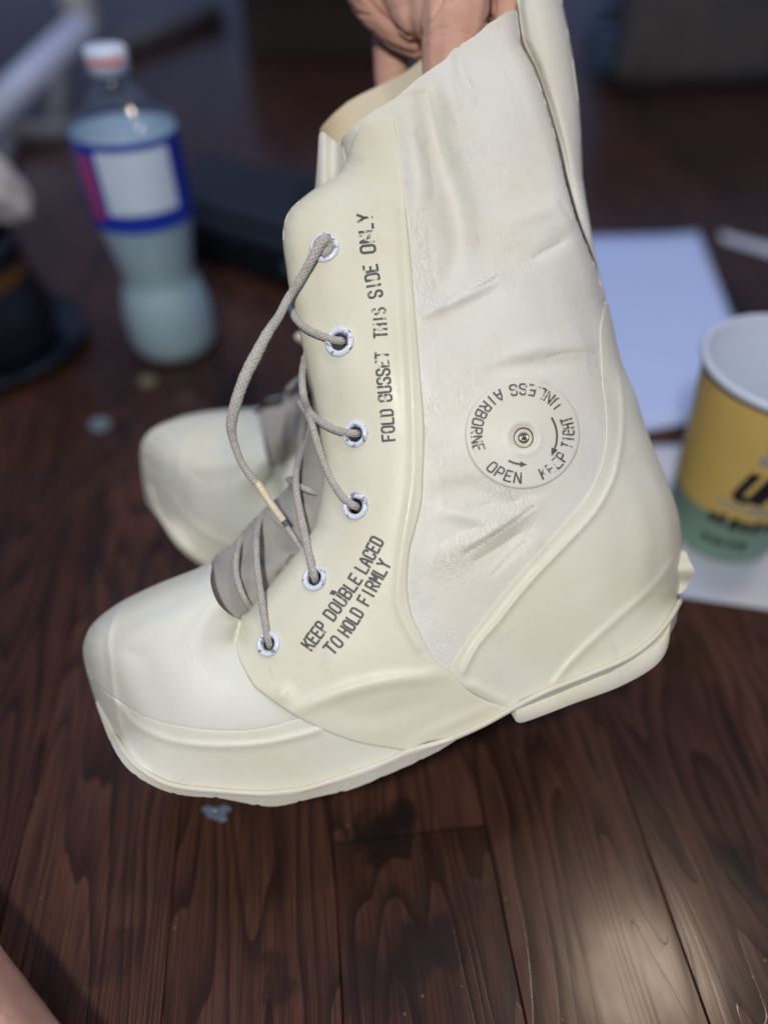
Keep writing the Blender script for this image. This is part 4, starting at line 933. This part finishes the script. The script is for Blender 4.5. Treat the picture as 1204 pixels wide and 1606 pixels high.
capo = lathe_at('cap', [(cap_r, zn1+.006), (cap_r, zt-0.003), (cap_r*0.9, zt), (0.001, zt)], plain('cap_plastic', (0.70, 0.78, 0.95), 0.45), bottle, bb)
rp_ = plain('cap_print', (0.75, 0.16, 0.16), 0.5)
def label_patch(name, r0, r1, za, zc, a0, a1, mat, parent, base, n=24):
    v = []; f = []
    for i in range(n+1):
        an = R(a0)+(R(a1)-R(a0))*i/n
        for (r, z) in ((r0, za), (r1, zc)): v.append(np.asarray(base)+np.array([r*math.cos(an), r*math.sin(an), z]))
    for i in range(n): f.append((2*i, 2*i+2, 2*i+3, 2*i+1))
    return mobj(name, v, f, mat, parent)
az = math.degrees(math.atan2(-bb[1], -bb[0]))
label_patch('cap_print', cap_r+.0004, cap_r+.0004, zn1+.014, zt-0.006, az-55, az+42, rp_, capo, bb)
LB = plain('label_blue', (0.012, 0.040, 0.42), 0.35); LW = plain('label_white', (0.66, 0.80, 1.0), 0.4); LP_ = plain('label_pink', (0.42, 0.06, 0.22), 0.4); LI = plain('label_inside', (0.72, 0.84, 1.0), 0.5)
zlm = zl0+(zl1-zl0)*0.24
o = label_patch('label', r_l+.0009, r_t+.0009, zl0+.002, zl1, 0, 360, LB, bottle, bb, 64)
label_patch('label_lining', r_l+.0002, r_t+.0002, zl0+.002, zl1-.001, 0, 360, LI, o, bb, 64)
rr_ = lambda z: r_l+(r_t-r_l)*(z-zl0)/(zl1-zl0)+.0014
label_patch('label_panel', rr_(zlm), rr_(zl1-.006), zlm, zl1-.006, az-38, az+42, LW, o, bb)
label_patch('label_stripe', rr_(zlm), rr_(zl1-.01), zlm-.006, zl1-.010, az-66, az-45, LP_, o, bb)
if 0: label_patch('label_rim', rr_(zl1-.005), rr_(zl1-.001), zl1-.005, zl1-.001, az-90, az+90, plain('label_band', (0.22, 0.28, 0.60), 0.4), o, bb)

# --- paper cup
cb = floorpt(1128, 822, 0.0025)
cup = thing('paper_cup', 'open paper cup with yellow upper and green lower band, standing on white paper', 'cup', cb)
r = ray(1235, 567); d = r[0]*RIGHT+r[1]*UP+FWD; sct = cb[1]/d[1]; ch_ = float(CH+d[2]*sct)-cb[2]
rc = 141*float((cb+np.array([0, 0, ch_])-EYE) @ FWD)/F; rb = rc*0.70
cr_ = lambda z: rb+(rc-rb)*z/ch_
CW = plain('cup_paper', (0.58, 0.64, 0.74), 0.5, var=.04); CY_ = plain('cup_yellow', (0.82, 0.58, 0.17), 0.45, var=.06); CG = plain('cup_green', (0.24, 0.38, 0.28), 0.5, var=.08)
zg = ch_*0.30
w_ = lathe_at('wall', [(rb*0.9, .006), (rb, 0), (rc-.0008, ch_-.006), (rc+.002, ch_-.006), (rc+.003, ch_-.003), (rc+.002, ch_), (rc, ch_+.0006), (rc-.0018, ch_-.001), (cr_(ch_*0.5)-.0018, ch_*0.5), (rb-.0018, .010), (0.001, .010)], CW, cup, cb, 64, False)
lathe_at('green_band', [(cr_(.001)+.0003, .001), (cr_(zg)+.0003, zg)], CG, cup, cb, 64, False)
lathe_at('yellow_band', [(cr_(zg)+.0003, zg), (cr_(ch_-.007)+.0003, ch_-.007)], CY_, cup, cb, 64, False)
caz = math.degrees(math.atan2(-cb[1], -cb[0]))
INK = plain('cup_ink', (0.012, 0.014, 0.02), 0.5); INW = plain('cup_ink_white', (0.42, 0.42, 0.40), 0.5)
def cup_word(txt, z, h, a0, wdeg, mat, wd=0.30, slant=0.25):
    pr = Print(); word(pr, txt, lambda x, y: np.array([x+slant*y, y]), wdeg, h*1000, wd)
    v = []
    for x, y in pr.v:
        zz = z+y/1000; an = R(caz+a0+x); rr = cr_(zz)+.0008; v.append(cb+np.array([rr*math.cos(an), rr*math.sin(an), zz]))
    mobj('lettering', v, pr.f, mat, cup)
cup_word('S', zg+ch_*0.40, .018, 3, 17, INW, .42); cup_word('UP', zg+ch_*0.16, .024, -2, 36, INK, .5)
def cup_smudge(z, h, a0, a1, n, mat, seed):
    rs_ = random.Random(seed); v = []; f = []; da = (a1-a0)/n
    for k in range(n):
        x0 = a0+k*da; x1 = x0+da*rs_.uniform(.6, .9); zb_, zt_ = z+rs_.uniform(0, .2)*h, z+h*rs_.uniform(.75, 1); b = len(v)
        for x in np.linspace(x0, x1, 4):
            for zz in (zb_, zt_): an = R(caz+x); rr = cr_(zz)+.0008; v.append(cb+np.array([rr*math.cos(an), rr*math.sin(an), zz]))
        f += [(b+2*q, b+2*q+2, b+2*q+3, b+2*q+1) for q in range(3)]
    mobj('print', v, f, mat, cup)
cup_smudge(zg+ch_*0.08, .008, -8, 44, 9, INW, 1); cup_smudge(zg-ch_*.06, .016, -12, 44, 6, INK, 2); cup_smudge(zg-ch_*.19, .010, -10, 32, 5, INK, 3)

# --- sheets of paper
def sheet(name, quad, h, mat, label, curl=0.004, n=14, cat='paper'):
    c = [floorpt(x, y) for x, y in quad]; v = []; f = []
    for i in range(n+1):
        for j in range(n+1):
            s, t = i/n, j/n; p = (c[0]*(1-s)+c[1]*s)*(1-t)+(c[3]*(1-s)+c[2]*s)*t
            v.append(p+np.array([0, 0, h+curl*(abs(s-.5)*2)**4*(0.5+0.5*math.sin(3*t+1))+curl*0.3*math.sin(5*s+3*t)**2*(0 if 0.2 < s < .8 else 1)]))
    for i in range(n):
        for j in range(n): f.append((i*(n+1)+j, (i+1)*(n+1)+j, (i+1)*(n+1)+j+1, i*(n+1)+j+1))
    loc = c[0]; o = mobj(name, v, f, mat, smooth=True, loc=loc); solid(o, 0.0002, 0); tagm(o, label, cat); return o
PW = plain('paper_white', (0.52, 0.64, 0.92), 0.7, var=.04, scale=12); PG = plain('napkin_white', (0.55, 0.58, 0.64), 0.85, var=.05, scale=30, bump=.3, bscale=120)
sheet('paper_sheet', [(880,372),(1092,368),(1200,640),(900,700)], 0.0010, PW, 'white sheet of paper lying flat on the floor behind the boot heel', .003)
sheet('napkin', [(1000,700),(1330,690),(1400,985),(1020,930)], 0.0004, PG, 'white napkin lying under the paper cup', .0016, cat='napkin')
sheet('paper_strip', [(1126,366),(1290,404),(1290,428),(1130,378)], 0.0010, PG, 'narrow pale paper strip on the dark floor at the right edge', .002)

# --- round black pot with amber stripe on a flared base
pb = floorpt(-15, 545)
pot = thing('black_pot', 'round black pot with amber stripe and wide base rim at left edge', 'pot', pb)
def scale_at(h): return float((pb+np.array([0, 0, h])-EYE) @ FWD)/F
r = ray(-10, 378); d = r[0]*RIGHT+r[1]*UP+FWD; ph = float(CH+d[2]*(pb[1]/d[1]))
PB = plain('black_glaze', (0.008, 0.011, 0.020), 0.30, var=.2); PA = plain('amber_stripe', (0.10, 0.048, 0.012), 0.5, var=.3)
pr0 = 152*scale_at(.004); pr1 = 112*scale_at(ph); pr2 = 118*scale_at(ph*.4)
lathe_at('body', smooth_poly([(pr0*.55, .010), (pr2*0.92, .012), (pr2, ph*.35), (pr1*0.97, ph*.75), (pr1, ph*.98), (pr1*.96, ph), (pr1*.9, ph*.97), (pr1*.85, ph*.6), (.002, ph*.3)], False, 4), PB, pot, pb, 56, False)
lathe_at('saucer', smooth_poly([(pr0*.5, 0), (pr0*.75, .001), (pr0*.97, .010), (pr0, .014), (pr0*.97, .0155), (pr0*.8, .008), (.003, .005)], False, 4), PB, pot, pb, 56, False)
paz = math.degrees(math.atan2(-pb[1], -pb[0])); 
label_patch('stripe', pr1*1.003, pr1*1.004, ph*.70, ph*.84, paz-20, paz+62, PA, pot, pb)
ba = floorpt(5, 458); 
# crumpled tissue on the pot
tq = floorpt(0, 330, ph+.006)
bm = bmesh.new(); bmesh.ops.create_icosphere(bm, subdivisions=5, radius=1.0)
rt = random.Random(3); nv = np.array([tuple(x.co) for x in bm.verts]); ff = [tuple(q.index for q in x.verts) for x in bm.faces]; bm.free()
cre = sum(np.abs(np.sin(nv @ np.random.normal(0, 3.2, 3)+k)) for k in range(7))/7
nv = nv*(0.72+0.38*cre)[:, None]*np.array([.040, .034, .044]); nv[:, 0] -= 0.5*nv[:, 2]
to = tq+np.array([-.012, 0, .030]); t_o = mobj('tissue', nv+to, ff, plain('tissue_paper', (0.50, 0.47, 0.46), 0.9, var=.05), loc=to); tagm(t_o, 'crumpled white tissue lying on the round black pot', 'tissue')
# --- white metal stand frame at the upper left
def p_h(x, y, z): return at(x, y, z)
fw = plain('white_metal', (0.60, 0.66, 0.80), 0.4, var=.05); fg = plain('grey_metal', (0.16, 0.16, 0.16), 0.5, var=.2)
f0 = floorpt(150, 95)
frame = thing('metal_stand', 'white metal stand legs meeting in a corner behind the bottle', 'stand', floorpt(-60, 300))
zf_ = lambda x, y: float((floorpt(x, y)-EYE) @ FWD)
def rod(name, p, q, r, mat, parent, n=12):
    v, f, u = tube([p, p*.5+q*.5, q], r, n); o = mobj(name, v, f, mat, parent); return o
za_ = zf_(-40, 230)*0.97
rod('leg', at(-60, 225, za_), at(132, 42, za_*1.10), px(26, za_), fw, frame)
rod('upright', at(132, 46, za_*1.10), at(95, -60, za_*1.14), px(26, za_*1.1), plain('ivory_metal', (0.40, 0.38, 0.34), 0.5), frame)
rod('rail', at(20, 208, za_*1.03), at(125, 208, za_*1.05), px(17, za_), fg, frame)
rod('brace', at(20, 210, za_*1.04), at(-20, 300, za_*.9), px(15, za_), fg, frame)
rod('post', at(95, 90, za_*1.09), at(88, 200, za_*1.05), px(15, za_), fg, frame)
# --- grey bar beyond
zb_ = zf_(270, 120)
bar = thing('grey_bar', 'dim grey bar lying on the dark floor behind the bottle cap', 'bar', floorpt(270, 60))
P0, P1 = floorpt(185, 72, .02), floorpt(340, 18, .02)
rod('bar', P0, P1, .026, plain('bar_grey', (0.10, 0.10, 0.115), .6), bar); 
for q in (P0, P1): v, f, u = tube([q, q+np.array([0, 0, .004]), q+np.array([0, 0, .010])], .028, 16); mobj('end_cap', v, f, fg, bar)
# --- dark teal case behind the bottle
def case(name, quad, h, mat, label, cat, bev=.012, lid=None):
    c = np.array([floorpt(x, y) for x, y in quad]); lo = c.mean(0)
    v = np.vstack([c, c+np.array([0, 0, h])]); f = [(3, 2, 1, 0), (4, 5, 6, 7)]+[(i, (i+1) % 4, 4+(i+1) % 4, 4+i) for i in range(4)]
    t = thing(name, label, cat, lo); o = mobj('body', v, f, mat, t, smooth=False); bevel(o, bev, 3)
    return t, c
TL = plain('teal_shell', (0.005, 0.009, 0.012), .45, var=.3); TD = plain('teal_trim', (0.012, 0.07, 0.075), .4)
t, c = case('teal_case', [(285,395),(470,462),(500,330),(310,300)], .055, TL, 'dark teal flat case lying behind the bottle', 'case')
p0, p1 = c[1]+[-.01, 0, .03], c[1]*.5+c[2]*.5+[0, 0, .03]; rod('handle', p0, p1, .009, TD, t)
v, f = boxv(-1, 1, -1, 1, 0, 1); cc = c.mean(0); ax = (c[1]-c[0])/2; ay = (c[3]-c[0])/2
o = mobj('lid', cc+v[:, :1]*ax*.9+v[:, 1:2]*ay*.9+np.array([0, 0, .055])+v[:, 2:]*np.array([0, 0, .008]), f, TL, t, smooth=False); bevel(o, .004)
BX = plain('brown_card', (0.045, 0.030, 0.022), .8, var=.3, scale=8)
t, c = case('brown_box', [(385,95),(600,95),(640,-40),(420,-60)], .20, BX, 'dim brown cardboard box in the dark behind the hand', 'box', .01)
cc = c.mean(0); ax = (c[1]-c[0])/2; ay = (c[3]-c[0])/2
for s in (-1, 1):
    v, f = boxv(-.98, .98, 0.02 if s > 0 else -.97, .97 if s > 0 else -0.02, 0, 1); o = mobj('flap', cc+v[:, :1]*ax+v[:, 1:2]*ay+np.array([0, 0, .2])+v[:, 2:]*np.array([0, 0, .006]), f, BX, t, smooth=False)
def stone_mat():
    m, nt, b = newmat('grey_upholstery'); tc = N(nt, 'ShaderNodeTexCoord'); n = N(nt, 'ShaderNodeTexNoise', Scale=9.0, Detail=5.0); lk(nt, tc.outputs['Object'], n.inputs['Vector'])
    r_ = ramp(nt, n.outputs[0], [(0.35, (0.085, 0.078, 0.068)), (0.5, (0.13, 0.118, 0.10)), (0.66, (0.09, 0.095, 0.10))]); lk(nt, r_.outputs[0], b.inputs['Base Color']); b.inputs['Roughness'].default_value = .9; return m
t, c = case('grey_cushion', [(955,148),(1420,128),(1420,-60),(975,-60)], .26, stone_mat(), 'mottled grey square floor cushion at the upper right', 'cushion', .035)
cc = c.mean(0); ring = [c[i]+np.array([0, 0, .245]) for i in (0, 1, 2, 3, 0)]
v, f, u = tube(np.vstack([np.linspace(ring[i]*.985+cc*.015, ring[i+1]*.985+cc*.015, 8)[:-1] for i in range(4)]), .006, 8); mobj('piping', v, f, plain('piping_grey', (.10, .10, .10), .9), t)
# two small pale blue containers beside the cushion
for i, (x, y, lab) in enumerate(((936, 62, 'small pale blue jar by the cushion, the farther one'), (942, 112, 'small pale blue jar by the cushion, the nearer one'))):
    q = floorpt(x, y); j = thing('blue_jar', lab, 'jar', q, group='pale blue jars beside the cushion')
    m_ = plain('jar_blue', (0.10, 0.17, 0.25), .4); rj = 15*float((q-EYE) @ FWD)/F
    lathe_at('body', smooth_poly([(rj*.8, 0), (rj, .008), (rj, .05), (rj*.85, .06)], False, 4), m_, j, q, 24); lathe_at('lid', [(rj*.9, .0605), (rj*.9, .075), (rj*.8, .078), (.001, .078)], m_, j, q, 24)
# bottle cap on the floor; tan disc added for the reflection under the bottle
for i, (x, y, rr, lab, col) in enumerate(((158, 668, 17, 'small round grey disc on the floor left of the boots', (.14, .17, .20)), (232, 600, 13, 'tan disc added for the bright reflection on the floor under the bottle', (.20, .17, .12)))):
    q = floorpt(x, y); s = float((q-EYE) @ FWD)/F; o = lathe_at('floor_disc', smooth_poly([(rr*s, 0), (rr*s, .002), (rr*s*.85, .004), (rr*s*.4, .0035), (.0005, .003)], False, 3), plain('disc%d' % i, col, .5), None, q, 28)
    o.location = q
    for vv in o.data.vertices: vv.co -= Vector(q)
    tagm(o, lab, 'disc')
q = floorpt(345, 1275, .0005); bm = bmesh.new(); bmesh.ops.create_icosphere(bm, subdivisions=3, radius=.0055); nv = np.array([tuple(x.co) for x in bm.verts]); ff = [tuple(k.index for k in x.verts) for x in bm.faces]; bm.free()  # small clear lump added as the floor glint below the toe
nv = nv*np.array([1.2, .7, .35])*(1+.3*np.sin(nv*900).sum(1))[:, None]; o = mobj('glint_scrap', nv+q+np.array([0, 0, .002]), ff, glassy('clear_scrap', (.30, .36, .48), .6, .1), loc=q); tagm(o, 'tiny clear scrap added for the glint on the floor below the boot toe', 'scrap')
